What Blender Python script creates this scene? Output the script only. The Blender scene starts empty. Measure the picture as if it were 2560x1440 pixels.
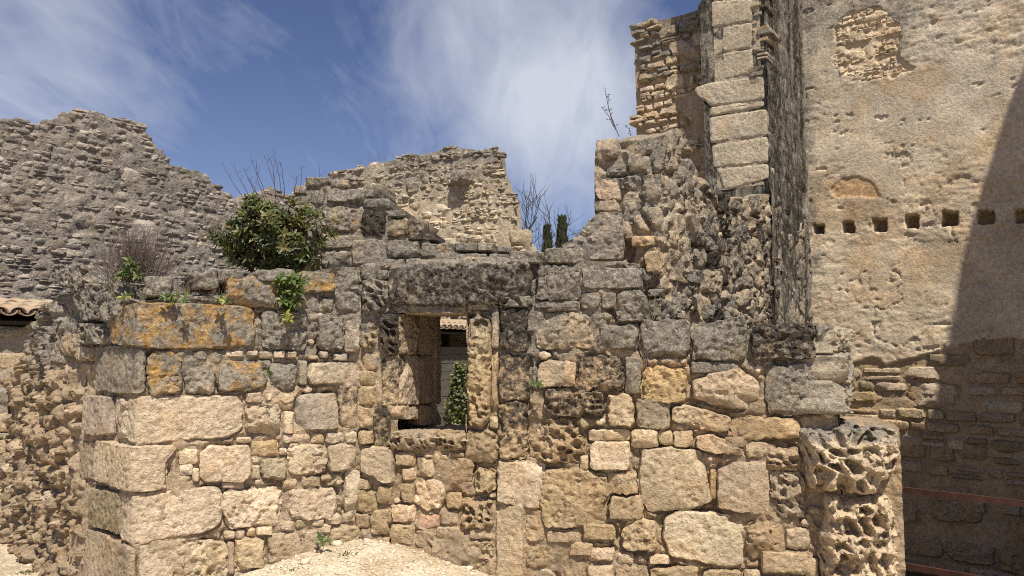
import bpy, math, random
import numpy as np
from mathutils import Vector

random.seed(7); RNG = np.random.default_rng(7)
SC = bpy.context.scene
COL = SC.collection
R = math.radians

# ------------------------------------------------------------------ camera, world, sun, exposure
F = 1860.0; PITCH = R(4.5); EYE = 1.6
cam_d = bpy.data.cameras.new('camera'); cam = bpy.data.objects.new('camera', cam_d); COL.objects.link(cam)
cam_d.sensor_width = 36; cam_d.lens = 36 * F / 2560; cam_d.clip_end = 3000; cam_d.clip_start = 0.05
cam.location = (0, 0, EYE); cam.rotation_euler = (R(90) + PITCH, 0, 0)
SC.camera = cam

SUN_AZ, SUN_EL = R(16), R(59)          # azimuth east of straight behind the camera
TO_SUN = np.array([math.sin(SUN_AZ) * math.cos(SUN_EL), -math.cos(SUN_AZ) * math.cos(SUN_EL), math.sin(SUN_EL)])
sun_d = bpy.data.lights.new('sun', 'SUN'); sun_d.energy = 5.0; sun_d.angle = R(0.53); sun_d.color = (1.0, 0.92, 0.80)
sun = bpy.data.objects.new('sun', sun_d); COL.objects.link(sun)
sun.rotation_euler = Vector(TO_SUN).to_track_quat('Z', 'Y').to_euler(); sun.location = (3, -8, 12)

SC.view_settings.view_transform = 'Standard'; SC.view_settings.look = 'None'
SC.view_settings.gamma = 1.0; SC.view_settings.exposure = 0.32; SC.view_settings.use_curve_mapping = False
SC.render.engine = 'CYCLES'
SC.cycles.max_bounces = 4; SC.cycles.diffuse_bounces = 2; SC.cycles.glossy_bounces = 2
SC.cycles.use_denoising = False; SC.cycles.filter_width = 1.1

class NT:
    """small helper around a node tree"""
    def __init__(s, tree): s.t = tree; s.n = tree.nodes; s.l = tree.links
    def add(s, typ, **kw):
        nd = s.n.new(typ)
        for k, v in kw.items():
            if k.startswith('i_'):
                key = k[2:]; key = int(key) if key.isdigit() else key.replace('_', ' ')
                s.put(nd.inputs[key], v)
            else: setattr(nd, k, v)
        return nd
    def put(s, sock, v):
        if isinstance(v, bpy.types.NodeSocket): s.l.new(v, sock)
        else: sock.default_value = v
    def math(s, op, a, b=0.0, c=0.0, clamp=False):
        nd = s.n.new('ShaderNodeMath'); nd.operation = op; nd.use_clamp = clamp
        s.put(nd.inputs[0], a); s.put(nd.inputs[1], b); s.put(nd.inputs[2], c); return nd.outputs[0]
    def vmath(s, op, a, b=(0, 0, 0)):
        nd = s.n.new('ShaderNodeVectorMath'); nd.operation = op
        s.put(nd.inputs[0], a); s.put(nd.inputs[1], b); return nd.outputs[0]
    def scale(s, a, vec):
        return s.vmath('MULTIPLY', a, vec)
    def noise(s, vec, scale, detail=4, rough=0.55, dist=0.0):
        nd = s.n.new('ShaderNodeTexNoise'); s.put(nd.inputs['Vector'], vec)
        nd.inputs['Scale'].default_value = scale; nd.inputs['Detail'].default_value = detail
        nd.inputs['Roughness'].default_value = rough; nd.inputs['Distortion'].default_value = dist
        return nd.outputs['Fac']
    def voro(s, vec, scale, feature='F1', out='Distance', rnd=1.0):
        nd = s.n.new('ShaderNodeTexVoronoi'); nd.feature = feature; s.put(nd.inputs['Vector'], vec)
        nd.inputs['Scale'].default_value = scale; nd.inputs['Randomness'].default_value = rnd
        return nd.outputs[out]
    def mr(s, v, a, b, c=0.0, d=1.0, smooth=False):
        nd = s.n.new('ShaderNodeMapRange'); nd.clamp = True
        if smooth: nd.interpolation_type = 'SMOOTHSTEP'
        for i, x in enumerate((v, a, b, c, d)): s.put(nd.inputs[i], x)
        return nd.outputs[0]
    def mix(s, f, a, b, blend='MIX'):
        nd = s.n.new('ShaderNodeMix'); nd.data_type = 'RGBA'; nd.blend_type = blend
        s.put(nd.inputs[0], f)
        for sock, v in ((nd.inputs[6], a), (nd.inputs[7], b)):
            if isinstance(v, (int, float)): v = (v, v, v, 1)
            elif isinstance(v, tuple) and len(v) == 3: v = (*v, 1)
            s.put(sock, v)
        return nd.outputs[2]
    def gray(s, v):
        nd = s.n.new('ShaderNodeCombineColor')
        for i in range(3): s.put(nd.inputs[i], v)
        return nd.outputs[0]

# world: Nishita sky with thin wind-blown cirrus
world = bpy.data.worlds.new('World'); SC.world = world; world.use_nodes = True
w = NT(world.node_tree); w.n.clear()
sky = w.add('ShaderNodeTexSky', sky_type='NISHITA', sun_disc=False)
sky.sun_elevation = SUN_EL; sky.sun_rotation = math.pi - SUN_AZ
sky.altitude = 300; sky.air_density = 1.0; sky.dust_density = 0.6; sky.ozone_density = 2.5
SKYC = w.mix(1.0, sky.outputs[0], (1.24, 1.17, 1.42), 'MULTIPLY')
tc = w.add('ShaderNodeTexCoord').outputs['Generated']
sep = w.add('ShaderNodeSeparateXYZ'); w.put(sep.inputs[0], tc)
dx, dy, dz = sep.outputs
hz = w.math('ADD', w.math('MAXIMUM', dz, 0.0), 0.22)
cmb = w.add('ShaderNodeCombineXYZ'); w.put(cmb.inputs[0], w.math('DIVIDE', dx, hz)); w.put(cmb.inputs[1], w.math('DIVIDE', dy, hz))
lay = cmb.outputs[0]                                                # position on a flat cloud layer
n_a = w.noise(w.scale(lay, (1.0, 0.55, 1)), 1.5, 7, 0.58, 0.9)
n_b = w.noise(w.scale(lay, (1.6, 0.5, 1)), 5.0, 6, 0.6, 1.2)
def blob(px, py, sharp):
    x = (px - 1280) / F; y = (720 - py) / F
    v = np.array([x, math.cos(PITCH) - y * math.sin(PITCH), math.sin(PITCH) + y * math.cos(PITCH)]); v /= np.linalg.norm(v)
    nd = w.n.new('ShaderNodeVectorMath'); nd.operation = 'DOT_PRODUCT'; w.put(nd.inputs[0], tc); nd.inputs[1].default_value = tuple(v)
    return w.mr(nd.outputs['Value'], math.cos(R(sharp)), 1.0, 0, 1, True)
band = w.math('ADD', blob(1330, 60, 13), w.math('ADD', blob(1430, 330, 9), w.math('MULTIPLY', blob(20, 230, 14), 0.7)))
band = w.math('ADD', band, w.math('MULTIPLY', blob(1000, 430, 11), 0.15))
dens = w.math('ADD', w.math('MULTIPLY', n_a, 0.65), w.math('MULTIPLY', n_b, 0.35))
cl = w.mr(w.math('ADD', dens, w.math('MULTIPLY', band, 0.27)), 0.50, 1.0, 0.0, 0.76)
low = w.mr(dz, 0.0, 0.35, 0.10, 0.0)
cl = w.math('MAXIMUM', cl, low)
colr = w.mix(cl, SKYC, (12.5, 13.0, 14.2))
bg = w.add('ShaderNodeBackground'); w.put(bg.inputs[0], colr); bg.inputs[1].default_value = 0.05
wo = w.add('ShaderNodeOutputWorld'); w.put(wo.inputs[0], bg.outputs[0])

# ------------------------------------------------------------------ numeric noise
_TAB = np.random.default_rng(3).random(64 ** 3).astype(np.float32)
def _h(ix, iy, iz, seed):
    k = seed * 7919 + 13
    return _TAB[(((ix + k) & 63) << 12) | (((iy + k // 7) & 63) << 6) | ((iz + k // 3) & 63)]
def vnoise(P, seed=0):
    P = np.asarray(P, np.float32); I = np.floor(P); f = P - I; f = f * f * f * (f * (f * 6 - 15) + 10)
    I = I.astype(np.int32); k = seed * 7919 + 13
    X = [((I[:, 0] + k + a) & 63) << 12 for a in (0, 1)]; Y = [((I[:, 1] + k // 7 + a) & 63) << 6 for a in (0, 1)]; Z = [(I[:, 2] + k // 3 + a) & 63 for a in (0, 1)]
    fx, fy, fz = f[:, 0], f[:, 1], f[:, 2]; r = []
    for a in (0, 1):
        q = []
        for b in (0, 1):
            xy = X[a] | Y[b]; v0 = _TAB[xy | Z[0]]; q.append(v0 + (_TAB[xy | Z[1]] - v0) * fz)
        r.append(q[0] + (q[1] - q[0]) * fy)
    return (r[0] + (r[1] - r[0]) * fx) * 2 - 1
def fbm(P, octs=4, seed=0, gain=0.5):
    P = np.asarray(P, np.float32); a = 1.0; s = 0; t = 0
    for o in range(octs):
        s = s + a * vnoise(P * 2 ** o + 17.3 * o, seed + o); t += a; a *= gain
    return s / t * 1.6
def p3(u, v, z=0.0):
    return np.stack([u, v, np.full_like(u, z) if np.isscalar(z) else z], 1)
def worley2(u, v, seed=0):
    iu = np.floor(u).astype(np.int64); iv = np.floor(v).astype(np.int64); F1 = np.full(u.shape, 9.); F2 = F1.copy(); ID = np.zeros(u.shape)
    z = np.zeros_like(iu)
    for a in (-1, 0, 1):
        for b in (-1, 0, 1):
            cx = iu + a; cy = iv + b
            d = np.hypot(cx + _h(cx, cy, z, seed) - u, cy + _h(cx, cy, z + 1, seed) - v)
            m = d < F1
            F2 = np.where(m, F1, np.minimum(F2, d)); F1 = np.where(m, d, F1); ID = np.where(m, _h(cx, cy, z + 2, seed), ID)
    return F1, F2, ID
def sstep(a, b, x):
    t = np.clip((x - a) / (b - a), 0, 1); return t * t * (3 - 2 * t)

# ------------------------------------------------------------------ wall surfaces: a vertical sheet along a path on the ground
def ray(px, py):
    x = (px - 1280) / F; y = (720 - py) / F
    return np.array([x, math.cos(PITCH) - y * math.sin(PITCH), math.sin(PITCH) + y * math.cos(PITCH)])
def at(px, py, Y):
    r = ray(px, py); return np.array([0, 0, EYE]) + r * (Y / r[1])
def gp(px, Y): return np.array([(px - 1280) / F * Y, Y])
class Surf:
    def __init__(s, pts, blend=0.05):
        s.p = [np.array(p, float) for p in pts]; s.blend = blend
        s.t = [(b - a) / np.linalg.norm(b - a) for a, b in zip(s.p[:-1], s.p[1:])]
        s.nn = [np.array([t[1], -t[0]]) for t in s.t]
        s.L = np.concatenate([[0], np.cumsum([np.linalg.norm(b - a) for a, b in zip(s.p[:-1], s.p[1:])])])
    def world(s, u, v, wd):
        u = np.asarray(u, float); n = len(s.t)
        k = np.clip(np.searchsorted(s.L, u, 'right') - 1, 0, n - 1)
        p = np.array(s.p[:-1])[k] + np.array(s.t)[k] * (u - s.L[k])[:, None]
        nr = np.array(s.nn)[k]
        for j in range(1, n):
            m = np.abs(u - s.L[j]) < s.blend
            if m.any():
                f = sstep(-s.blend, s.blend, u[m] - s.L[j])[:, None]
                q = s.nn[j - 1] * (1 - f) + s.nn[j] * f
                nr = nr.copy(); nr[m] = q / np.linalg.norm(q, axis=1)[:, None]
        return np.stack([p[:, 0] + nr[:, 0] * wd, p[:, 1] + nr[:, 1] * wd, np.asarray(v, float)], 1)
    def uv(s, px, py):
        r = ray(px, py); best = None; n = len(s.t)
        for j in range(n):
            den = r[0] * s.nn[j][0] + r[1] * s.nn[j][1]
            if den > -1e-6: continue
            tt = (s.p[j] @ s.nn[j]) / den
            if tt <= 0: continue
            u = s.L[j] + (r[:2] * tt - s.p[j]) @ s.t[j]
            lo = -1e9 if j == 0 else s.L[j]; hi = 1e9 if j == n - 1 else s.L[j + 1]
            over = max(lo - u, u - hi, 0)
            if best is None or over < best[0]: best = (over, min(max(u, lo), hi), EYE + r[2] * tt)
        return best[1], best[2]
    def poly(s, pts): return np.array([s.uv(*p) for p in pts])
def inside(P, poly):
    x, y = P[:, 0], P[:, 1]; c = np.zeros(len(P), bool); j = len(poly) - 1
    for i in range(len(poly)):
        xi, yi = poly[i]; xj, yj = poly[j]
        c ^= ((yi > y) != (yj > y)) & (x < (xj - xi) * (y - yi) / ((yj - yi) if yj != yi else 1e-9) + xi); j = i
    return c

# ------------------------------------------------------------------ meshes and objects
def make_mesh(name, V, faces, mat, tint=None, wear=None, smooth=True, crisp=0.0):
    """faces: list of integer arrays, each (n,k)"""
    me = bpy.data.meshes.new(name); V = np.asarray(V, np.float32)
    faces = [np.asarray(f, np.int32) for f in faces if len(f)]
    loops = np.concatenate([f.ravel() for f in faces]); tot = np.concatenate([np.full(len(f), f.shape[1], np.int32) for f in faces])
    start = np.concatenate([[0], np.cumsum(tot)[:-1]]).astype(np.int32)
    me.vertices.add(len(V)); me.vertices.foreach_set('co', V.ravel())
    me.loops.add(len(loops)); me.loops.foreach_set('vertex_index', loops)
    me.polygons.add(len(tot)); me.polygons.foreach_set('loop_start', start); me.polygons.foreach_set('loop_total', tot)
    me.polygons.foreach_set('use_smooth', np.full(len(tot), smooth, bool))
    me.update(calc_edges=True); me.validate()
    for nm, arr in (('tint', tint), ('wear', wear)):
        if arr is None: continue
        arr = np.asarray(arr, np.float32)
        if arr.ndim == 1: arr = np.tile(arr, (len(V), 1))
        at_ = me.attributes.new(nm, 'FLOAT_COLOR', 'POINT')
        at_.data.foreach_set('color', np.concatenate([arr, np.ones((len(V), 1), np.float32)], 1).ravel())
    me.materials.append(mat)
    if crisp: me.set_sharp_from_angle(angle=crisp)
    return me
def link(name, me, parent=None, loc=(0, 0, 0)):
    o = bpy.data.objects.new(name, me); COL.objects.link(o)
    o.location = loc
    if parent is not None:
        o.parent = parent
        pl = Vector((0, 0, 0)); q = parent
        while q is not None: pl = pl + q.location; q = q.parent
        o.location = Vector(loc) - pl
    return o
def thing(name, label, cat, loc=(0, 0, 0), group=None):
    o = link(name, None, None, loc); o['label'] = label; o['category'] = cat; o.empty_display_size = 0.1
    if group: o['group'] = group
    return o
def tag(o, label, cat, group=None):
    o['label'] = label; o['category'] = cat
    if group: o['group'] = group
    return o
CRISP = set()
class Geo:
    """vertices in world space, quads, triangles, per-vertex tint and wear"""
    def __init__(s, V, Q, T=None, tint=(.5, .4, .3), wear=(0, 0, 0)):
        s.V = np.asarray(V, float); s.Q = np.asarray(Q, np.int64).reshape(-1, 4); s.T = np.zeros((0, 3), np.int64) if T is None else np.asarray(T, np.int64).reshape(-1, 3)
        n = len(s.V); tint = np.asarray(tint, float); wear = np.asarray(wear, float)
        s.tint = np.tile(tint, (n, 1)) if tint.ndim == 1 else tint
        s.wear = np.tile(wear, (n, 1)) if wear.ndim == 1 else wear
def join(gs):
    off = 0; V = []; Q = []; T = []; ti = []; we = []
    for g in gs:
        V.append(g.V); Q.append(g.Q + off); T.append(g.T + off); ti.append(g.tint); we.append(g.wear); off += len(g.V)
    return Geo(np.concatenate(V), np.concatenate(Q), np.concatenate(T), np.concatenate(ti), np.concatenate(we))
def emit(g, name, parent, mat, kind=None, label=None, smooth=True):
    c = (g.V.min(0) + g.V.max(0)) / 2
    o = link(name, make_mesh(name, g.V - c, [g.Q, g.T], mat, g.tint, g.wear, smooth, R(38) if mat in CRISP else 0.0), parent, tuple(c))
    if kind: o['kind'] = kind
    if label: o['label'] = label
    return o
def emit_all(gs, name, parent, mat, limit=300):
    """the largest as parts of their own, the rest as one part of kind stuff"""
    gs = sorted(gs, key=lambda g: -np.prod(np.sort(np.ptp(g.V, axis=0))[1:]))
    for g in gs[:limit]: emit(g, name, parent, mat)
    if len(gs) > limit: emit(join(gs[limit:]), 'small_' + name + 's', parent, mat, 'stuff')

def stone(surf, poly, step=.012, proud=.03, rnd=.03, depth=.14, rough=.010, bulge=.01, pits=0.0, pfreq=14., edge=.012, seed=0, woff=0.0, tilt=.0,
          tint=(.5, .4, .28), wear=(0, 0, 0), smoothk=3, nmin=4, rfreq=7., chip=0.0, erode=.02, fine=.9, cuts=True, holes_=False):
    poly = np.asarray(poly, float); lo = poly.min(0); hi = poly.max(0); c = (lo + hi) / 2; a, b = (hi - lo) / 2
    a = max(a, .004); b = max(b, .004)
    NA = 144; th = np.arange(NA) / NA * 2 * np.pi; D = np.stack([np.cos(th), np.sin(th)], 1)
    A = poly - c; B = np.roll(A, -1, 0); E = B - A
    den = D[:, None, 0] * E[None, :, 1] - D[:, None, 1] * E[None, :, 0]; den = np.where(np.abs(den) < 1e-9, 1e-9, den)
    t = (A[None, :, 0] * E[None, :, 1] - A[None, :, 1] * E[None, :, 0]) / den
    q = (A[None, :, 0] * D[:, None, 1] - A[None, :, 1] * D[:, None, 0]) / den
    t = np.where((q >= -1e-6) & (q <= 1 + 1e-6) & (t > 0), t, 0); Rr = t.max(1); Rr = np.where(Rr < 1e-4, min(a, b), Rr)
    if smoothk > 1:
        Rr = sum(np.roll(Rr, k) for k in range(-(smoothk // 2), smoothk // 2 + 1)) / (2 * (smoothk // 2) + 1)
    bp = D * Rr[:, None] + c
    Rr = Rr + edge * fbm(p3(bp[:, 0] * 16, bp[:, 1] * 16, seed * 1.7), 4, 11, .65)
    nx = max(nmin, int(round(2 * a / step))); ny = max(nmin, int(round(2 * b / step)))
    S, T = np.meshgrid(np.linspace(-1, 1, nx + 1), np.linspace(-1, 1, ny + 1)); s = S.ravel(); tt = T.ravel()
    x = s * a; y = tt * b; m = np.maximum(np.abs(s), np.abs(tt)); ang = np.arctan2(y, x) % (2 * np.pi)
    Ri = np.interp(ang, np.append(th, 2 * np.pi), np.append(Rr, Rr[0]))
    rr = np.hypot(x, y); k_ = np.where(rr > 1e-9, Ri * m / np.maximum(rr, 1e-9), 0)
    u = c[0] + x * k_; v = c[1] + y * k_
    e = np.minimum((1 - np.abs(s)) * a, (1 - np.abs(tt)) * b)
    P = p3(u, v, seed * 3.1)
    e = np.maximum(e - erode * sstep(.0, .7, fbm(P * 7 + 60, 3, 23)), 0)
    kk = np.clip(e / rnd, 0, 1); prof = np.sqrt(np.clip(1 - (1 - kk) ** 2, 0, 1))
    r_ = random.Random(seed)
    wd = proud * prof + bulge * (1 - s ** 2) * (1 - tt ** 2) + tilt * (r_.uniform(-1, 1) * x / a + r_.uniform(-1, 1) * y / b) * kk
    wd = wd + rough * fbm(P * rfreq, 4, 3) * (.35 + .65 * kk) + rough * fine * fbm(P * rfreq * 4.0, 3, 5) - rough * .9 * sstep(.25, .6, fbm(P * 26 + 3, 2, 7))
    for _ in range(r_.randint(0, 3) if cuts else 0):      # broken-off planes at the edges
        ph = r_.random() * 6.283; cx, sy = math.cos(ph), math.sin(ph); ext_ = abs(cx) * a + abs(sy) * b
        wd = np.minimum(wd, proud * r_.uniform(.6, 1.0) - r_.uniform(.12, .7) * ((x * cx + y * sy) - ext_ * r_.uniform(.35, .8)))
    wd = np.maximum(wd, -.03)
    if chip > 0:
        wd = wd - chip * sstep(.25, .6, fbm(P * 5 + 40, 3, 21)) * (1 - .5 * kk)
    if pits > 0:
        du = .55 / pfreq * fbm(P * pfreq * .55 + 5, 2, 31); dv = .55 / pfreq * fbm(P * pfreq * .55 + 25, 2, 32)
        F1, F2, J = worley2((u + du) * pfreq, (v + dv + .25 * u) * pfreq * 1.2, seed)
        msk = .25 + .75 * sstep(-.9, -.1, fbm(P * 4.2 + 9, 2, 33))
        wd = wd + .08 * pits * fbm(P * 30, 3, 34) - pits * (.55 + .45 * J) * (sstep(.45 + .06 * J, .25, F1) if holes_ else sstep(.09, .44, F2 - F1) * (1 - .5 * np.clip(F1 / .72, 0, 1) ** 2)) * msk * sstep(0, .3, kk)
    V = surf.world(u, v, wd + woff)
    g = np.arange((nx + 1) * (ny + 1)).reshape(ny + 1, nx + 1)
    Q = [np.stack([g[:-1, :-1], g[:-1, 1:], g[1:, 1:], g[1:, :-1]], -1).reshape(-1, 4)]
    loop = np.concatenate([g[0, :-1], g[:-1, -1], g[-1, :0:-1], g[:0:-1, 0]])
    n0 = len(V); nl = len(loop)
    uu = c[0] + (u[loop] - c[0]) * .96; vv = c[1] + (v[loop] - c[1]) * .96
    Vb = surf.world(uu, vv, np.full(nl, woff - depth)); cb = surf.world(np.array([c[0]]), np.array([c[1]]), np.array([woff - depth]))
    ib = n0 + np.arange(nl); nx_ = np.roll(np.arange(nl), -1)
    Q.append(np.stack([loop, ib, ib[nx_], loop[nx_]], 1))
    Tr = np.stack([ib, np.full(nl, n0 + nl), ib[nx_]], 1)
    return Geo(np.concatenate([V, Vb, cb]), np.concatenate(Q), Tr, tint, wear)

def rpoly(x0, y0, x1, y1, seed, j=.07):
    """a rough four-sided outline with broken corners, in the units given"""
    r = random.Random(seed); W = x1 - x0; H_ = y1 - y0; q = min(W, H_)
    def J(k=1.): return r.uniform(-j, j) * q * k
    cut = [r.uniform(.04, .20) * q for _ in range(8)]
    return [(x0 + cut[0], y0 + J(.6)), ((x0 + x1) / 2 + J(), y0 + J(.7)), (x1 - cut[1], y0 + J(.6)), (x1 + J(.5), y0 + cut[2]), (x1 + J(.7), (y0 + y1) / 2),
            (x1 + J(.5), y1 - cut[3]), (x1 - cut[4], y1 + J(.6)), ((x0 + x1) / 2 + J(), y1 + J(.7)), (x0 + cut[5], y1 + J(.6)), (x0 + J(.5), y1 - cut[6]),
            (x0 + J(.7), (y0 + y1) / 2), (x0 + J(.5), y0 + cut[7])]

def core(surf, u0, u1, vbot, top, thick, step, disp, holes=(), tint=(.4, .3, .2), wear=(0, 0, 0), vstep=None, backtop=None):
    """the mortared body of a wall: front skin, top, back skin and both ends"""
    nu = max(2, int((u1 - u0) / step)); U = np.linspace(u0, u1, nu + 1); tv = top(U)
    vmax = tv.max(); nv = max(3, int((vmax - vbot) / (vstep or step)))
    rows_u = []; rows_v = []; rows_w = []; kind = []
    for i in range(nv + 1): rows_v.append(vbot + (tv - vbot) * i / nv); rows_w.append(np.zeros_like(U)); kind.append(0)
    for i in range(1, 6): rows_v.append(tv + .0); rows_w.append(np.full_like(U, -thick * i / 5)); kind.append(1)
    nb = max(3, nv // 6)
    for i in range(1, nb + 1): rows_v.append(tv - (tv - vbot) * i / nb); rows_w.append(np.full_like(U, -thick)); kind.append(2)
    Vv = np.array(rows_v); Wv = np.array(rows_w); Uv = np.tile(U, (len(rows_v), 1)); K = np.repeat(np.array(kind), nu + 1)
    u = Uv.ravel(); v = Vv.ravel(); wd = Wv.ravel().copy()
    dd = disp(u, v)
    wd = np.where(K == 0, wd + dd, np.where(K == 2, wd + .02 * fbm(p3(u, v, 3.) * 4, 2, 8), wd))
    v = np.where(K == 1, v + .03 * fbm(p3(u * 5, wd * 5, 1.), 3, 9), v)
    V = surf.world(u, v, wd)
    g = np.arange(len(V)).reshape(len(rows_v), nu + 1)
    Q = np.stack([g[:-1, :-1], g[:-1, 1:], g[1:, 1:], g[1:, :-1]], -1).reshape(-1, 4)
    uc = u[Q].mean(1); vc = v[Q].mean(1); kc = K[Q].max(1)
    keep = np.ones(len(Q), bool)
    for (a, b, c, d, a2, b2) in holes:
        keep &= ~((uc > a) & (uc < b) & (vc > c) & (vc < d) & (kc == 0)); keep &= ~((uc > a2) & (uc < b2) & (vc > c) & (vc < d) & (kc == 2))
    Q = Q[keep]; n = len(V); caps = []; VV = [V]
    for col, flip in ((0, 1), (nu, 0)):
        lp = g[:, col]; VV.append(V[lp].mean(0)[None]); ci = n; n += 1
        a_ = lp; b_ = np.roll(lp, -1)
        caps.append(np.stack([np.full(len(lp), ci), b_, a_], 1) if flip else np.stack([np.full(len(lp), ci), a_, b_], 1))
    tint = np.asarray(tint(u, v) if callable(tint) else tint, float); wear = np.asarray(wear(u, v) if callable(wear) else wear, float)
    def ext(A): return A if A.ndim == 1 else np.concatenate([A, A[:1], A[-1:]])
    return Geo(np.concatenate(VV), Q, np.concatenate(caps), ext(tint), ext(wear))

# ------------------------------------------------------------------ materials
def principled(name):
    m = bpy.data.materials.new(name); m.use_nodes = True; t = NT(m.node_tree); t.n.clear()
    b = t.add('ShaderNodeBsdfPrincipled'); o = t.add('ShaderNodeOutputMaterial'); t.l.new(b.outputs[0], o.inputs[0])
    b.inputs['Roughness'].default_value = .95; b.inputs['Specular IOR Level'].default_value = .12
    return m, t, b
def attr(t, name):
    n = t.add('ShaderNodeAttribute'); n.attribute_name = name; return n
def limestone(name, fs=1.0, bump=.55, streak=False):
    """weathered limestone: tint attribute is the clean stone, wear = (grey lichen, black crust, orange lichen)"""
    m, t, b = principled(name)
    P = t.add('ShaderNodeNewGeometry').outputs['Position']
    Ps = t.scale(P, (1, 1, .35)) if streak else P
    Pf = t.scale(P, (1, 1, .42)) if streak else P
    tint = attr(t, 'tint').outputs['Color']
    sp = t.add('ShaderNodeSeparateColor'); t.put(sp.inputs[0], attr(t, 'wear').outputs['Color']); gr, bl, orr = sp.outputs
    n1 = t.noise(P, 2.2 * fs, 3); n2 = t.noise(P, 13 * fs, 5, .65, .2); n3 = t.noise(Pf, 62 * fs, 3, .7); n5 = t.noise(Pf, 27 * fs, 5, .72)
    c = t.mix(1, tint, t.gray(t.mr(n1, .3, .7, .80, 1.16)), 'MULTIPLY')
    c = t.mix(1, c, t.gray(t.mr(n5, .3, .7, .66, 1.26)), 'MULTIPLY')
    och = t.mr(t.noise(t.vmath('ADD', P, (7, 3, 1)), 4 * fs, 4, .6), .5, .74, 0, .42)
    c = t.mix(och, c, t.mix(1, c, (1.06, .82, .54), 'MULTIPLY'))
    # grey lichen film, salt and pepper
    gcol = t.mix(t.mr(n5, .32, .66), (.085, .077, .064), (.33, .305, .255))
    gcol = t.mix(t.mr(n3, .60, .68), gcol, (.52, .50, .44))
    gcol = t.mix(t.mr(n3, .41, .33), gcol, (.04, .036, .031))
    gm = t.mr(t.math('ADD', t.noise(Ps, 4.5 * fs, 6, .70, .3), gr), .80, 1.06)
    c = t.mix(t.math('MULTIPLY', gm, .88), c, gcol)
    # pale crustose spots in the grey
    vd = t.voro(P, 26 * fs); wm = t.math('MULTIPLY', t.mr(vd, .26, .14), t.mr(n1, .50, .60))
    wm = t.math('MULTIPLY', wm, t.mr(gr, .2, .7)); c = t.mix(t.math('MULTIPLY', wm, .7), c, (.52, .51, .46))
    # orange lichen
    om = t.mr(t.math('ADD', t.noise(P, 8.5 * fs, 7, .78, .2), orr), .88, 1.0)
    ocol = t.mix(t.mr(n5, .35, .65), (.32, .15, .03), (.54, .33, .09)); ocol = t.mix(t.mr(n3, .56, .68), ocol, (.60, .47, .22))
    c = t.mix(t.math('MULTIPLY', om, .76), c, ocol)
    # black crust
    bm_ = t.mr(t.math('ADD', t.noise(Ps, 17 * fs, 6, .75, .15), bl), .90, 1.06)
    bcol = t.mix(t.mr(n3, .52, .68), (.030, .026, .022), (.15, .135, .112))
    c = t.mix(t.math('MULTIPLY', bm_, .92), c, bcol)
    t.put(b.inputs['Base Color'], c)
    pit = t.mr(t.noise(P, 40 * fs, 2, .6), .35, .43, 0, 1)
    h = t.math('ADD', t.math('MULTIPLY', n5, 1.25), t.math('MULTIPLY', pit, .35))
    bp = t.add('ShaderNodeBump'); bp.inputs['Strength'].default_value = bump; bp.inputs['Distance'].default_value = .026 / fs
    t.put(bp.inputs['Height'], h); t.put(b.inputs['Normal'], bp.outputs[0])
    return m
M_STONE = limestone('weathered_limestone', 1.0, .85)
M_FAR = limestone('far_limestone', .5, .7)
M_STREAK = limestone('streaked_limestone', .8, .9, True)
CRISP.update((M_STONE, M_FAR))
M_PLASTER = limestone('old_plaster', .9, .42)

# ------------------------------------------------------------------ stone kinds
TINT = {'c': (.63, .51, .365), 'b': (.49, .39, .262), 'y': (.55, .41, .25), 'g': (.44, .37, .27), 'k': (.58, .46, .31), 'o': (.46, .38, .27), 'p': (.52, .36, .25)}
WEAR = {'c': (.22, .17, .0), 'b': (.20, .21, .0), 'y': (.12, .10, .08), 'g': (.40, .16, .06), 'k': (.24, .50, .0), 'o': (.42, .10, .415), 'p': (.1, .1, .1)}
def look(code, seed, zgrey=None, V=None):
    r = random.Random(seed); k = code[0]; t = np.array(TINT[k]) * r.uniform(.89, 1.11) * np.array([1, r.uniform(.98, 1.02), r.uniform(.95, 1.05)])
    return t, np.array(WEAR[k]) + np.array([r.uniform(-.08, .10), r.uniform(-.08, .08), 0])
def zwear(g, z0, z1, amt, amtb=0.0):
    """more lichen on the exposed upper courses"""
    f = sstep(z0, z1, g.V[:, 2]); g.wear[:, 0] += amt * f; g.wear[:, 1] += amtb * f
def traced(surf, rows, origin, scale, seed0, woff=0.0, **kw):
    """rows: (code, x0,y0,x1,y1) or (code, [(x,y)...]) measured on the wall; returns [(code, polygon on the wall)]"""
    out = []
    for i, r in enumerate(rows):
        pts = rpoly(*r[1:5], seed0 + i) if len(r) == 5 else r[1]
        out.append((r[0], surf.poly([(origin[0] + x / scale, origin[1] + y / scale) for x, y in pts]), seed0 + i))
    return out
def near_stone(surf, code, poly, seed, woff=0.0, step=.0105, **kw):
    r = random.Random(seed * 7 + 1); t, wr = look(code, seed)
    sz = min(np.ptp(poly[:, 0]), np.ptp(poly[:, 1]))
    a = dict(step=step, proud=min(.034, .012 + .11 * sz) * r.uniform(.4, 1.3), rnd=min(r.uniform(.006, .014), .2 * sz), depth=.16, rough=min(.013, .05 * sz) * r.uniform(.7, 1.3),
             bulge=.008 * r.random(), edge=min(.018, .09 * sz), erode=min(.03, .13 * sz), tilt=.010, chip=.016 * r.random(), tint=t, wear=wr, woff=woff, seed=seed, rfreq=r.uniform(5.5, 10))
    if 't' in code[1:]: a.update(step=min(step, .0085), holes_=True, pits=.06, pfreq=r.uniform(13, 16), proud=a['proud'] + .035)
    if 's' in code[1:]: a.update(rough=.006, chip=.006, edge=.009, bulge=.002, rnd=.009, tilt=.004, erode=.014)
    if 'r' in code[1:]: a.update(rough=.03, chip=.03, edge=.02)
    if 'T' in code[1:]: a.update(depth=.42, cuts=True)
    a.update(kw)
    return stone(surf, poly, **a)

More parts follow.
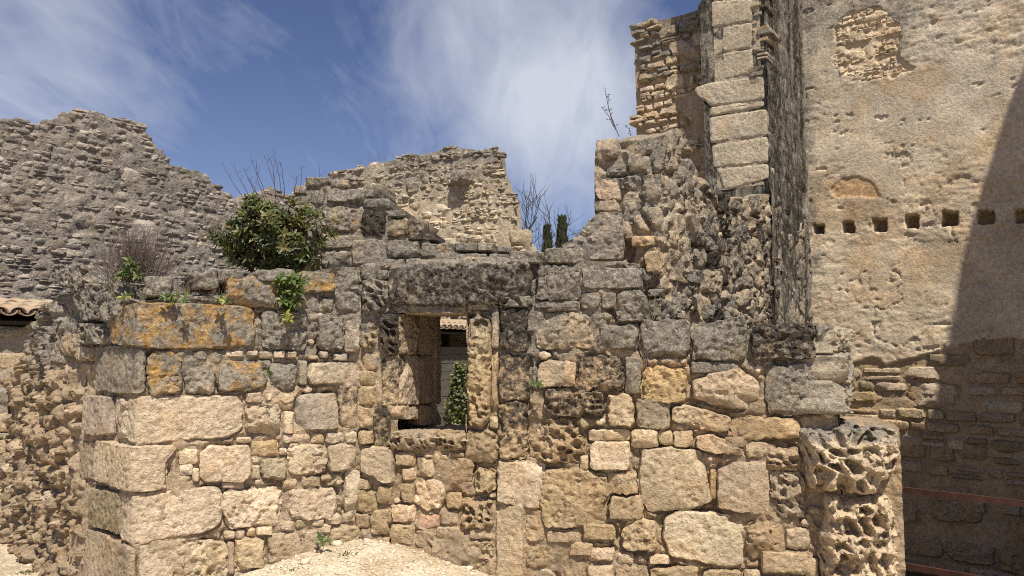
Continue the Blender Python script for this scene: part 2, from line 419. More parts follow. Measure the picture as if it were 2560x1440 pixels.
# ------------------------------------------------------------------ the near wall: flank, corner, inner corner, window stretch, right end
C0 = gp(352, 5.2); C1 = gp(905, 6.0); E1 = gp(2250, 5.1)
AB = Surf([C0 + np.array([-.72, .69]) * 3.2, C0, C1, E1], .045)
UC0, UC1 = AB.L[1], AB.L[2]
UF_A = AB.uv(222, 1000)[0]; UF_B = AB.uv(160, 1000)[0]
R2 = [  # left part, read at 1.8x from (0, 640)
 ('oTs', [(520, 240), (600, 214), (850, 212), (1140, 228), (1152, 300), (1140, 412), (900, 420), (650, 416), (520, 400)]), ('gT', 1180, 250, 1385, 425), ('gT', 1430, 270, 1552, 420), ('c', 1556, 290, 1618, 430), ('c', 1385, 255, 1455, 290),
 ('gT', 645, 92, 780, 178), ('gT', 860, 68, 982, 152), ('gT', 982, 58, 1095, 116), ('oT', 1012, 96, 1250, 232), ('gT', 1150, 60, 1330, 118), ('oT', 1335, 72, 1510, 162), ('gT', 1380, 166, 1436, 250), ('cT', 1442, 182, 1505, 248), ('gT', 1508, 166, 1620, 250),
 ('gTt', 345, 120, 560, 300), ('gTt', 265, 42, 425, 140), ('gt', 360, 300, 512, 398),
 ('gs', [(440, 408), (520, 398), (655, 405), (657, 620), (540, 622), (440, 612)]), ('o', 662, 424, 820, 626), ('g', 828, 490, 970, 620), ('o', 985, 470, 1200, 612), ('g', 1220, 482, 1332, 600), ('cs', 1385, 480, 1606, 576),
 ('g', 865, 425, 935, 470), ('g', 940, 440, 1002, 482), ('c', 1015, 428, 1095, 456), ('c', 1110, 426, 1160, 452), ('c', 1168, 430, 1226, 462), ('c', 1232, 428, 1282, 460), ('c', 1287, 430, 1335, 462), ('g', 1165, 470, 1218, 506), ('g', 1342, 470, 1382, 580), ('c', 1440, 430, 1478, 456), ('c', 1505, 440, 1560, 472),
 ('cs', [(395, 624), (508, 630), (512, 805), (440, 808), (388, 795)]), ('c', 518, 642, 574, 822), ('cs', [(578, 640), (620, 630), (1060, 626), (1092, 660), (1090, 780), (1020, 815), (800, 830), (640, 850), (578, 836)]),
 ('c', 1108, 612, 1182, 662), ('c', 1195, 620, 1225, 652), ('c', 1106, 668, 1266, 804), ('c', 1275, 700, 1322, 800), ('gs', 1332, 620, 1515, 786), ('k', 1520, 595, 1612, 770),
 ('c', 1065, 815, 1130, 840), ('c', 1275, 800, 1392, 842), ('y', 1400, 795, 1458, 842), ('c', 1463, 790, 1546, 842), ('c', 1554, 792, 1606, 840),
 ('bs', [(366, 828), (446, 838), (442, 1012), (360, 985)]), ('cs', [(448, 822), (640, 852), (800, 848), (796, 884), (756, 890), (752, 1054), (640, 1062), (446, 1012)]),
 ('c', 806, 865, 890, 935), ('c', 808, 936, 870, 986), ('c', 866, 955, 896, 1016), ('cs', 900, 848, 1126, 1016), ('y', 1130, 832, 1250, 900), ('c', 1130, 905, 1168, 932), ('c', 1130, 940, 1170, 1002), ('g', 1172, 908, 1290, 1006), ('c', 1260, 865, 1295, 896), ('c', 1298, 848, 1468, 986), ('cs', 1470, 845, 1606, 966),
 ('bs', [(302, 995), (405, 1025), (402, 1185), (300, 1150)]), ('bs', [(408, 1035), (550, 1062), (554, 1255), (395, 1205)]),
 ('cs', [(556, 1066), (640, 1068), (985, 1034), (1000, 1060), (998, 1195), (940, 1238), (650, 1298), (556, 1276)]),
 ('c', 1000, 1015, 1096, 1046), ('y', 1270, 1005, 1336, 1050), ('b', 1360, 990, 1440, 1036), ('b', 1445, 985, 1496, 1012), ('c', 1008, 1042, 1266, 1220), ('c', 1295, 1046, 1516, 1186), ('cs', 1556, 966, 1622, 1150),
 ('b', 1010, 1240, 1058, 1272), ('b', 1060, 1230, 1105, 1276), ('y', 1108, 1220, 1150, 1262), ('c', 1150, 1215, 1226, 1256), ('b', 1250, 1190, 1326, 1236), ('b', 1330, 1185, 1400, 1222), ('b', 1400, 1180, 1462, 1216), ('b', 1465, 1160, 1532, 1206),
 ('bs', [(325, 1205), (470, 1240), (616, 1300), (618, 1600), (420, 1600), (322, 1380)]), ('cs', [(622, 1300), (785, 1282), (780, 1440), (770, 1600), (622, 1600)]),
 ('b', 790, 1300, 842, 1342), ('b', 795, 1345, 832, 1402), ('c', 835, 1285, 1020, 1462), ('b', 1022, 1285, 1056, 1430), ('b', 1058, 1268, 1192, 1412), ('b', 1200, 1250, 1350, 1392), ('b', 1352, 1230, 1440, 1332), ('b', 1440, 1208, 1490, 1252), ('b', 1490, 1215, 1622, 1292),
 ('c', 228, 478, 366, 590), ('c', 250, 598, 320, 660), ('yt', 265, 350, 352, 450), ('gt', 370, 320, 430, 400), ('c', 350, 400, 420, 470),
 ('b', 10, 1210, 120, 1330), ('c', 180, 1340, 300, 1470), ('b', 60, 1330, 170, 1440),
]
R4 = [  # around the window, read at 1.947x from (850, 700)
 ('gt', 105, 0, 240, 160), ('kt', 195, 165, 284, 360), ('k', 200, 365, 284, 610), ('k', 165, 614, 243, 815), ('c', 246, 614, 300, 664),
 ('c', 25, 255, 90, 350), ('bt', 105, 245, 186, 332), ('b', 110, 350, 192, 440), ('b', 90, 442, 176, 512), ('k', 0, 515, 85, 716), ('b', 90, 615, 165, 720), ('b', 90, 735, 160, 800), ('c', 20, 740, 76, 796), ('b', 92, 516, 172, 610),
 ('cs', [(98, 812), (180, 806), (262, 818), (262, 985), (220, 990), (160, 955), (100, 930)]), ('c', 80, 965, 145, 1022), ('b', 80, 1025, 180, 1130), ('b', 185, 1000, 250, 1090),
 ('gt', 246, 735, 470, 832), ('bt', 470, 735, 612, 832), ('b', 612, 730, 765, 888),
 ('c', 410, 835, 456, 866), ('b', 456, 840, 492, 890), ('c', 492, 845, 530, 876), ('k', 370, 866, 462, 956), ('c', 305, 915, 368, 976), ('b', 495, 866, 645, 1006), ('bt', 655, 920, 762, 1030), ('b', 535, 838, 605, 862), ('b', 270, 840, 365, 905),
 ('c', [(372, 985), (440, 968), (500, 978), (516, 1050), (490, 1115), (420, 1135), (362, 1080)]), ('b', 517, 1032, 590, 1112), ('bt', 592, 1062, 745, 1200), ('p', 385, 1142, 480, 1206), ('c', 245, 1092, 368, 1180), ('b', 300, 990, 362, 1085),
 ('b', 372, 1212, 468, 1298), ('c', 470, 1200, 622, 1258), ('b', 450, 1262, 524, 1312), ('br', 530, 1262, 750, 1400), ('b', 365, 1306, 528, 1390), ('b', 150, 1120, 240, 1240), ('b', 250, 1190, 365, 1300), ('b', 80, 1140, 145, 1210), ('b', 170, 1250, 245, 1320), ('b', 630, 1205, 745, 1258), ('b', 545, 1405, 745, 1500), ('b', 400, 1395, 540, 1470),
 ('bt', [(632, 150), (735, 150), (735, 430), (728, 690), (690, 722), (625, 705), (620, 400)]), ('c', 738, 135, 772, 330), ('c', 728, 664, 772, 722), ('b', 738, 340, 768, 650),
 ('k', 776, 142, 920, 348), ('k', 774, 354, 924, 582), ('k', 774, 588, 910, 876), ('cs', [(770, 870), (900, 880), (998, 895), (992, 1115), (880, 1105), (764, 1080)]), ('bs', 760, 1090, 902, 1560),
 ('c', 622, 106, 720, 146), ('gt', 742, 76, 940, 136), ('b', 906, 1285, 1080, 1396), ('b', 906, 1120, 1000, 1270),
]
R5 = [  # right part, read at 1.8x from (1400, 640)
 ('cT', -112, 258, 150, 424), ('gT', 176, 312, 354, 416), ('gT', 358, 288, 588, 450), ('gT', [(592, 330), (640, 296), (740, 292), (830, 262), (842, 330), (836, 462), (700, 472), (600, 462)]), ('kT', 862, 304, 1148, 470), ('gT', 1152, 304, 1235, 420),
 ('c', -100, 470, 62, 590), ('k', 68, 446, 288, 608), ('g', 292, 452, 360, 620), ('y', 370, 500, 570, 666), ('c', [(590, 560), (720, 520), (800, 502), (895, 560), (890, 640), (820, 694), (700, 670), (596, 640)]), ('gT', 922, 492, 1190, 708), ('g', 590, 476, 800, 528),
 ('kt', -60, 592, 204, 718), ('c', 208, 626, 334, 764), ('g', 340, 642, 496, 780), ('c', [(512, 676), (560, 670), (760, 720), (764, 790), (700, 795), (512, 742)]), ('y', 766, 728, 1080, 820),
 ('c', 318, 778, 442, 862), ('b', 510, 786, 596, 860), ('k', [(612, 812), (680, 800), (830, 870), (825, 900), (700, 890), (612, 862)]), ('c', 836, 836, 940, 906), ('b', 740, 815, 832, 862), ('b', 445, 782, 505, 850),
 ('bt', [(-140, 800), (-60, 735), (40, 725), (112, 830), (116, 925), (-20, 930), (-140, 900)]), ('c', 130, 782, 314, 832), ('cs', 132, 836, 316, 964), ('c', 90, 900, 126, 960),
 ('bs', [(366, 870), (500, 855), (640, 880), (684, 1100), (600, 1140), (400, 1150), (360, 1100), (350, 1000)]), ('bs', [(706, 960), (790, 925), (935, 922), (945, 1160), (860, 1165), (706, 1135)]), ('bt', 926, 862, 1076, 962), ('gt', 946, 972, 1100, 1176), ('y', 674, 962, 704, 1092),
 ('b', -90, 962, 214, 1214), ('k', 206, 968, 345, 1074), ('k', 222, 1082, 372, 1188), ('k', 282, 1192, 440, 1328),
 ('cs', [(470, 1180), (560, 1140), (760, 1165), (826, 1200), (820, 1390), (740, 1400), (490, 1350), (462, 1260)]), ('br', 828, 1190, 1016, 1372), ('c', 1012, 1226, 1122, 1320), ('b', 106, 1206, 246, 1276), ('c', 906, 1326, 1130, 1430), ('c', 400, 1346, 490, 1386), ('c', 255, 1336, 332, 1386), ('c', 1106, 1362, 1164, 1462), ('c', 830, 1412, 904, 1500),
 ('b', 250, 1400, 400, 1500), ('b', 410, 1400, 620, 1510), ('b', 640, 1412, 815, 1520), ('b', 40, 1290, 150, 1350), ('c', 130, 1316, 245, 1372), ('b', -60, 1230, 90, 1290), ('b', 0, 1380, 110, 1480), ('c', 120, 1390, 235, 1480),
 ('gT', -58, 44, 88, 200), ('gT', 100, 58, 368, 148), ('bT', 95, 166, 184, 240), ('bT', 188, 160, 250, 236), ('gT', 255, 152, 384, 290), ('gT', -58, 205, 90, 250),
]
R3 = [  # above the window, read at 2.88x from (700, 300)
 ('gT', 1852, 1050, 2160, 1296), ('gT', 1650, 946, 1860, 1034), ('gT', 1900, 920, 2185, 1034), ('gT', 1832, 1302, 2160, 1358), ('bT', 2166, 1250, 2304, 1366), ('gT', 580, 1030, 700, 1150), ('gT', 700, 1080, 780, 1160)]
tr = traced(AB, R2, (0, 640), 1.8, 100) + traced(AB, R4, (850, 700), 1.947, 300) + traced(AB, R5, (1400, 640), 1.8, 500) + traced(AB, R3, (700, 300), 2.88, 700)
LINTEL = AB.poly([(975, 668), (1060, 650), (1200, 640), (1328, 652), (1330, 700), (1326, 742), (1240, 764), (1100, 768), (978, 766), (972, 710)])
SLAB = AB.poly([(1000, 764), (1176, 762), (1178, 783), (1002, 786)])
CAPITAL = AB.poly([(1995, 1105), (2004, 1070), (2095, 1058), (2232, 1066), (2244, 1110), (2232, 1172), (2178, 1232), (2105, 1226), (2022, 1216), (2006, 1140)])
COLUMN = AB.poly([(2056, 1236), (2140, 1232), (2226, 1238), (2236, 1310), (2240, 1400), (2240, 1560), (2050, 1560), (2048, 1340), (2062, 1290)])

ut, vt = AB.poly([(12, 1330), (22, 1060), (48, 940), (80, 860), (118, 800), (160, 735), (200, 722), (300, 735), (345, 758), (430, 742), (550, 738), (690, 700), (830, 668), (905, 668), (975, 662), (1330, 655), (1400, 650), (1560, 655), (1590, 700), (1618, 800), (1660, 820), (2090, 828)]).T
ue, ve = AB.poly([(2092, 1060), (2236, 1072)]).T
ut = np.concatenate([ut, ue]); vt = np.concatenate([vt, ve])
ABTOP = lambda U: np.interp(U, ut, vt)
WU0, WZ1 = AB.uv(996, 784); WU1, _ = AB.uv(1170, 784); WZ0 = .905
def u_of(p): return UC1 + (p - C1) @ AB.t[2]
TH = .72
BU0 = u_of(gp(1100, 6.70)); BU1 = WU1 + .10
JU0, JV0, JR = -.2, -.6, .008
_jm = np.zeros((int(3.2 / JR), int((AB.L[3] + .5) / JR)), bool)
for _, p_, _ in tr:
    a0 = np.floor((p_.min(0) - [JU0, JV0]) / JR).astype(int) - 1; a1 = np.ceil((p_.max(0) - [JU0, JV0]) / JR).astype(int) + 2
    a0 = np.maximum(a0, 0); a1 = np.minimum(a1, [_jm.shape[1], _jm.shape[0]])
    if (a1 <= a0).any(): continue
    gu, gv = np.meshgrid(np.arange(a0[0], a1[0]), np.arange(a0[1], a1[1])); k = inside(np.stack([JU0 + (gu.ravel() + .5) * JR, JV0 + (gv.ravel() + .5) * JR], 1), p_).reshape(gu.shape)
    _jm[a0[1]:a1[1], a0[0]:a1[0]] |= k
_jd = _jm.astype(np.float32)
for _ in range(3): _jd = np.maximum.reduce([_jd] + [np.roll(_jd, k_, ax_) * .82 for k_ in (-1, 1) for ax_ in (0, 1)])
def joint(u, v):
    i = np.clip(((v - JV0) / JR).astype(int), 0, _jm.shape[0] - 1); j = np.clip(((u - JU0) / JR).astype(int), 0, _jm.shape[1] - 1); return _jd[i, j]
def lump(u, v, s):   # rubble set in mortar
    F1, F2, I = worley2(u * 11 + .4 * fbm(p3(u * 5, v * 5), 2, 41), v * 15, s); return (.5 - F1) * sstep(.0, .25, F2 - F1)
def ab_disp(u, v):
    P = p3(u, v, 2.)
    d = .020 * fbm(P * 4, 4, 51, .6) + .009 * fbm(P * 22, 3, 52) + .014 * lump(u, v, 5) - .005 - .03 * sstep(.35, .6, fbm(P * 6 + 70, 3, 53))
    d = d - .034 * joint(u, v) * sstep(-.35, .25, fbm(P * 3.2 + 80, 3, 54))
    fl = sstep(UF_A, UF_B, u + .45 * (v - 1.0)) # the broken end, honeycombed rubble
    F1, F2, I = worley2(u * 14 + .9 * fbm(P * 7, 2, 55), v * 15 + .9 * fbm(P * 7 + 9, 2, 56), 61)
    G1, G2, J = worley2(u * 5.5 + .5 * fbm(P * 4, 2, 57), v * 6.5, 62)
    rub = .085 * (sstep(.0, .5, G2 - G1) * (.35 + .65 * J) - .35) + .060 * (.55 - F1) * sstep(0, .3, F2 - F1) + .06 * fbm(P * 2.2, 3, 58) + .012 * fbm(P * 20, 2, 59) - .07 * sstep(.2, .5, fbm(P * 9, 3, 60))
    d = d * (1 - fl) + (rub + .06) * fl
    foot = .8 * sstep(.45, -.1, v) * sstep(UC1 - .05, UC1 + .05, u) * sstep(UC1 + 1.5, UC1 + .9, u)      # mortared footing swelling out under the window
    return d + .07 * foot + .02 * foot * fbm(P * 5, 3, 63)
def ab_tint(u, v):
    P = p3(u, v, 4.); f = .5 + .5 * np.clip(fbm(P * 2.5, 3, 71), -1, 1)
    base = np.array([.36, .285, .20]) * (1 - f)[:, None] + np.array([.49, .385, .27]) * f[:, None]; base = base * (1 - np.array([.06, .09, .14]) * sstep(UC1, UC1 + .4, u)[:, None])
    fl = sstep(UF_A, UF_B, u + .45 * (v - 1.0))[:, None]
    return base * (1 - fl) + np.array([.36, .275, .185]) * fl
def ab_wear(u, v):
    P = p3(u, v, 4.); g = .14 + .44 * sstep(1.15, 1.8, v + .25 * fbm(P * 1.5, 2, 72)); return np.stack([g, .14 + .18 * sstep(1.2, 1.9, v), .0 * g + .04], 1)

wall_a = thing('ruined_wall', 'low ruined wall with squared corner blocks and an orange lichened block on top', 'wall', (*C0, -.2))
wall_b = thing('window_wall', 'ruined limestone wall pierced by one small window, honeycombed pier at its right end', 'wall', (*C1, -.2))
hole = [(WU0, WU1, WZ0, WZ1, BU0, BU1)]
emit(core(AB, .0, UC1 - .01, -.55, ABTOP, TH, .0115, ab_disp, (), ab_tint, ab_wear), 'mortar_core', wall_a, M_STONE)
emit(core(AB, UC1 - .01, AB.L[3] - .03, -1.3, ABTOP, TH, .0125, ab_disp, hole, ab_tint, ab_wear), 'mortar_core', wall_b, M_STONE)

polys = [p for _, p, _ in tr] + [LINTEL, SLAB, CAPITAL, COLUMN]
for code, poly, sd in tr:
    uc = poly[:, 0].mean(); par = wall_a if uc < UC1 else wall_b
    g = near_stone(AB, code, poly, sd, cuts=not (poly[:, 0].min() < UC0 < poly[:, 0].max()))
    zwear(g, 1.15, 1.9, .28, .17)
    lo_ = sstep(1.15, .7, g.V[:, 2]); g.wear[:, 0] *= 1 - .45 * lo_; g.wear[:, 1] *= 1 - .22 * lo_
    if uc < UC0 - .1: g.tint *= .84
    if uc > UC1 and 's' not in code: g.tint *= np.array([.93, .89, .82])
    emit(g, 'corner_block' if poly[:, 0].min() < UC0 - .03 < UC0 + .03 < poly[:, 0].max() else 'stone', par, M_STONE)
g = stone(AB, LINTEL, .011, proud=.055, rnd=.04, depth=.45, rough=.014, bulge=.01, edge=.014, chip=.02, seed=901, tint=TINT['g'], wear=(.56, .52, .05)); zz = g.V[:, 2]
g.wear[:, 2] += .34 * sstep(zz.max() - .09, zz.max() - .02, zz); g.wear[:, 1] -= .25 * sstep(zz.max() - .12, zz.max() - .02, zz)
emit(g, 'lintel', wall_b, M_STONE, label='long dark grey lintel over the window')
emit(stone(AB, SLAB, .012, proud=.01, rnd=.01, depth=.5, rough=.004, bulge=0, edge=.004, seed=902, woff=-.03, tint=(.50, .38, .25), wear=(.2, .25, 0)), 'lintel_slab', wall_b, M_STONE)
g = stone(AB, CAPITAL, .0085, proud=.20, rnd=.09, depth=.45, rough=.02, bulge=.03, pits=.135, pfreq=9.2, edge=.02, seed=903, cuts=False, tint=(.62, .50, .34), wear=(.16, .05, 0)); zwear(g, .90, 1.0, .40, .1)
emit(g, 'pier_capital', wall_b, M_STONE, label='deeply honeycombed pale capital of the end pier')
emit(stone(AB, COLUMN, .0095, proud=.17, rnd=.08, depth=.5, rough=.035, bulge=.03, pits=.115, pfreq=7.2, edge=.018, seed=904, cuts=False, tint=(.62, .49, .33), wear=(.08, .04, 0)), 'pier_shaft', wall_b, M_STONE)

# the return at the right end, in shade of its own
RT = Surf([gp(2086, 5.19), gp(2126, 5.8)])
for i, (y0, y1, x1) in enumerate(((818, 885, 2104), (880, 960, 2116), (950, 1036, 2112))):
    p = RT.poly(rpoly(2086, y0, x1 + 6, y1, 920 + i)); g = near_stone(RT, 'gT', p, 920 + i, step=.014, proud=.05, rough=.03); emit(g, 'stone', wall_b, M_STONE)

# small stones wedged into the joints
def filler(surf, u0, u1, v0, v1, top, taken, sizes, seed, avoid=()):
    res = .01; nu = int((u1 - u0) / res); nv = int((v1 - v0) / res)
    uu, vv = np.meshgrid(u0 + (np.arange(nu) + .5) * res, v0 + (np.arange(nv) + .5) * res); pts = np.stack([uu.ravel(), vv.ravel()], 1)
    m = pts[:, 1] > top(pts[:, 0]) - .01
    for p in taken:
        lo = p.min(0) - .01; hi = p.max(0) + .01; k = np.where((pts > lo).all(1) & (pts < hi).all(1))[0]
        if len(k):
            c = p.mean(0); m[k] |= inside(pts[k], c + (p - c) * 1.03)
    for (a, b, c, d) in avoid: m |= (pts[:, 0] > a) & (pts[:, 0] < b) & (pts[:, 1] > c) & (pts[:, 1] < d)
    m = m.reshape(nv, nu); r = random.Random(seed); out = []
    for (rad, tries) in sizes:
        for _ in range(tries):
            ry = rad * r.uniform(.8, 1.15); rx = ry * r.uniform(1.0, 1.9)
            iu = r.randrange(nu); iv = r.randrange(nv); a = int(rx / res); b = int(ry / res)
            if iu - a < 0 or iv - b < 0 or iu + a >= nu or iv + b >= nv: continue
            if m[iv - b:iv + b + 1, iu - a:iu + a + 1].any(): continue
            m[iv - b:iv + b + 1, iu - a:iu + a + 1] = True
            cu = u0 + (iu + .5) * res; cv = v0 + (iv + .5) * res; ph = r.random() * 6.28; n = r.choice((6, 7, 8))
            out.append(np.array([(cu + rx * math.cos(ph + 6.283 * k / n) * r.uniform(.82, 1.12), cv + ry * math.sin(ph + 6.283 * k / n) * r.uniform(.82, 1.12)) for k in range(n)]))
    return out
wr_ = (WU0 - .22, WU1 + .02, WZ0 - .03, WZ1 + .1)
for (a, b, par, lowv, sd) in ((UC0 - .35, UC1 - .02, wall_a, -.35, 31), (UC1 + .02, AB.L[3] - .1, wall_b, -.5, 32)):
    gs = []
    for i, p in enumerate(filler(AB, a, b, lowv, 2.1, lambda U: ABTOP(U) - .02, polys, [(.075, 1500), (.055, 2500), (.04, 3000), (.028, 1800)], sd, [wr_])):
        z = p[:, 1].mean(); r = random.Random(i + sd * 1000)
        code = r.choice('gggbk') if z > 1.55 else r.choice('cccbbby') if z > .9 else r.choice('ccbbbb')
        gs.append(near_stone(AB, code, p, 4000 + i + sd * 100, step=.013, depth=.07, bulge=.006, woff=-.012 + .014 * r.random(), smoothk=1))
    emit_all(gs, 'stone', par, M_STONE, 170)
# rubble lumps of the broken left end
gs = []
for i, p in enumerate(filler(AB, .02, UF_A - .05, -.4, 1.75, lambda U: ABTOP(U) - .03, polys, [(.085, 60), (.06, 160), (.04, 300)], 33)):
    r = random.Random(i); g = near_stone(AB, r.choice('bbcb') + r.choice(['', 't', 'r', '']), p, 7000 + i, step=.012, depth=.08, bulge=.05, woff=.0 + .05 * r.random(), proud=.04, rough=.022, smoothk=3); g.tint *= .80; gs.append(g)
emit_all(gs, 'rubble_stone', wall_a, M_STONE, 200)

# window reveals
def patch(p00, p10, p11, p01, n, m_, amp, seed, nrm, tint, wear):
    a, b = np.meshgrid(np.linspace(0, 1, n + 1), np.linspace(0, 1, m_ + 1)); a = a.ravel()[:, None]; b = b.ravel()[:, None]
    V = p00 * (1 - a) * (1 - b) + p10 * a * (1 - b) + p11 * a * b + p01 * (1 - a) * b
    V = V + np.asarray(nrm) * (amp * fbm(V * 6, 4, seed))[:, None]
    g = np.arange(len(V)).reshape(m_ + 1, n + 1); return Geo(V, np.stack([g[:-1, :-1], g[:-1, 1:], g[1:, 1:], g[1:, :-1]], -1).reshape(-1, 4), None, tint, wear)
def fw(u, z, d): return AB.world(np.array([u]), np.array([z]), np.array([d]))[0]
zt = WZ1 + .03
emit(patch(fw(WU0 - .02, WZ0 - .005, .06), fw(WU1 + .02, WZ0 - .03, .06), fw(BU1 + .03, WZ0, -TH - .02), fw(BU0 - .03, WZ0, -TH - .02), 44, 50, .022, 77, (0, 0, 1), (.56, .44, .30), (.16, .12, 0)), 'sill', wall_b, M_STONE)
emit(patch(fw(WU1, WZ0 - .05, -.0), fw(WU1, zt, -.0), fw(BU1, zt, -TH), fw(BU1, WZ0 - .05, -TH), 20, 16, .02, 78, (1, 0, 0), (.5, .4, .27), (.1, .1, 0)), 'right_reveal', wall_b, M_STONE)
emit(patch(fw(WU0 - .05, zt, -.08), fw(WU1, zt, -.08), fw(BU1, zt, -TH), fw(BU0 - .05, zt, -TH), 16, 16, .015, 79, (0, 0, 1), (.45, .35, .23), (.2, .2, 0)), 'window_soffit', wall_b, M_STONE)
JS = Surf([gp(997, 5.93), gp(1044, 6.30), gp(1047, 6.40), gp(1100, 6.76)], .02)
for i, (x0, x1, y0, y1, cd) in enumerate(((997, 1046, 786, 886, 'bt'), (997, 1046, 888, 1013, 'bs'), (1000, 1050, 1015, 1048, 'c'), (1049, 1101, 778, 888, 'bs'), (1049, 1101, 889, 1010, 'bs'), (1049, 1101, 1012, 1064, 'bs'))):
    p = JS.poly([(x0 + .5, y0), (x1 - .5, y0 + 1), (x1 - .5, y1), (x0 + .5, y1)])
    emit(near_stone(JS, cd, p, 950 + i, step=.012, depth=.12, proud=.02, chip=.0, edge=.006, rough=.008 if cd != 'bt' else .02, pits=.03 if cd == 'bt' else 0), 'jamb_stone', wall_b, M_STONE)

# ------------------------------------------------------------------ the stepped upper stretch behind
TS = Surf([gp(540, 6.30), gp(905, 6.50), gp(1600, 6.20)])
wall_t = thing('stepped_wall', 'upper wall of grey lichened stones stepping down behind the window wall', 'wall', (*gp(905, 6.6), 0))
tu, tv_ = TS.poly([(530, 700), (640, 680), (700, 620), (745, 500), (765, 455), (860, 470), (955, 490), (975, 545), (1055, 575), (1090, 628), (1240, 640), (1400, 650), (1600, 660)]).T
def rough_disp(u, v): P = p3(u, v, 6.); return .035 * fbm(P * 3, 3, 81) + .015 * fbm(P * 14, 3, 82) - .01
emit(core(TS, tu[0], tu[-1], 1.95, lambda U: np.interp(U, tu, tv_), .5, .02, rough_disp, (), (.42, .35, .25), (.52, .22, .06)), 'mortar_core', wall_t, M_STONE)
RT3 = [('oT', 185, 412, 348, 492), ('oT', 362, 430, 500, 492), ('gT', 332, 500, 618, 598), ('oT', 615, 462, 750, 560), ('gT', 600, 566, 790, 642), ('gT', 100, 470, 200, 540), ('gT', 90, 545, 215, 620), ('gT', 215, 495, 330, 610),
 ('oT', [(278, 640), (420, 612), (560, 640), (600, 720), (580, 800), (420, 800), (290, 790)]), ('kT', 590, 645, 775, 858), ('gT', 775, 652, 910, 704), ('kT', 775, 710, 1050, 852), ('kT', 925, 812, 1130, 872), ('gT', 60, 620, 270, 760), ('gT', 60, 770, 265, 900),
 ('oT', 272, 812, 514, 930), ('gTs', 518, 862, 768, 1040), ('gT', 772, 866, 1008, 990), ('oT', 1012, 884, 1258, 990), ('gT', 1262, 882, 1420, 950), ('gT', 1424, 886, 1545, 950), ('oT', 132, 950, 288, 1070), ('oT', 294, 934, 514, 1070), ('gT', 1560, 905, 1660, 960),
 ('gT', 500, 1075, 580, 1130), ('gT', 700, 1000, 900, 1060), ('gT', 905, 996, 1200, 1050), ('gT', 1205, 960, 1500, 1040), ('gT', 1505, 962, 1650, 1040)]
for code, poly, sd in traced(TS, RT3, (700, 300), 2.88, 1100):
    g = near_stone(TS, code, poly, sd, step=.014, proud=.035, depth=.4, chip=.02); g.wear += np.array([.16, .06, -.07]); g.tint *= .9
    emit(g, 'stone', wall_t, M_STONE)
emit(near_stone(TS, 'gs', TS.poly([(1392, 640), (1400, 618), (1440, 592), (1486, 540), (1500, 532), (1556, 532), (1562, 600), (1560, 652), (1440, 652)]), 1190, depth=.42, step=.013, proud=.05, rough=.012), 'stone', wall_t, M_STONE)


# ------------------------------------------------------------------ coursed rubble
def rubble(poly, h, asp, seed, big=0, bigs=(.2, .4), split=.18, wob=.5, gap=.1):
    r = random.Random(seed); lo = poly.min(0); hi = poly.max(0); rects = []; B = []
    for _ in range(big):
        w_ = r.uniform(*bigs); h_ = w_ * r.uniform(.5, .9); u = r.uniform(lo[0], hi[0]); v = r.uniform(lo[1], hi[1])
        if all(not (u < b[2] and u + w_ > b[0] and v < b[3] and v + h_ > b[1]) for b in B): B.append((u, v, u + w_, v + h_))
    v = lo[1]
    while v < hi[1]:
        hh = r.uniform(*h); u = lo[0] - r.random() * hh; off = r.random() * 99
        while u < hi[0]:
            w_ = hh * r.uniform(*asp); dv = wob * hh * math.sin(u * 1.3 + off) * .6 + r.uniform(-.1, .1) * hh
            a = (u, v + dv, u + w_, v + dv + hh * r.uniform(.86, 1.06))
            if r.random() < split: mid = (a[1] + a[3]) / 2; rects += [(a[0], a[1], a[2], mid), (a[0], mid, a[2], a[3])]
            else: rects.append(a)
            u += w_
        v += hh
    rects = [q for q in rects if not any(q[0] < b[2] - .02 and q[2] > b[0] + .02 and q[1] < b[3] - .02 and q[3] > b[1] + .02 for b in B)] + B
    C = np.array([((q[0] + q[2]) / 2, (q[1] + q[3]) / 2) for q in rects]); ok = inside(C, poly); out = []
    for i, (q, k) in enumerate(zip(rects, ok)):
        if not k: continue
        g = gap * min(q[2] - q[0], q[3] - q[1]) * .5
        out.append(np.array(rpoly(q[0] + g, q[1] + g, q[2] - g, q[3] - g, seed * 77 + i, .12)))
    return out

# ------------------------------------------------------------------ transverse wall: rough, black crusted, running back to the tall buttress
FW = Surf([gp(1492, 6.62), gp(1652, 6.36), gp(2030, 10.0)], .12)
wall_f = thing('rough_wall', 'tall broken wall of rough dark masonry between the window wall and the tall pier', 'wall', (*gp(1652, 6.5), 0))
UF1 = FW.L[1]; UFP = FW.uv(1925, 470)[0]; UFE = FW.L[2]
fu, fv = FW.poly([(1488, 372), (1500, 352), (1560, 346), (1640, 338), (1688, 312), (1712, 320), (1735, 372), (1768, 462), (1800, 492), (1860, 486), (1925, 478)]).T
fu = np.concatenate([fu, [UFE]]); fv = np.concatenate([fv, [fv[-1] - .1]])
def f_disp(u, v):
    P = p3(u, v, 9.); G1, G2, J = worley2(u * 4.2 + .5 * fbm(P * 3, 2, 91), v * 5.5 + .5 * fbm(P * 3 + 5, 2, 92), 93)
    F1, F2, I = worley2(u * 11, v * 13, 94); far = sstep(UFP - .5, UFP + .3, u)
    d = .10 * (sstep(.03, .3, G2 - G1) * (.3 + .7 * J) - .4) + .05 * fbm(P * 2, 3, 95) + .03 * (.5 - F1) + .02 * fbm(P * 18, 3, 96)
    hol = -.09 * sstep(.35, .6, fbm(P * 4.5 + 30, 3, 97))
    return (.65 * d + .8 * hol) * (1 - .45 * far) - .012
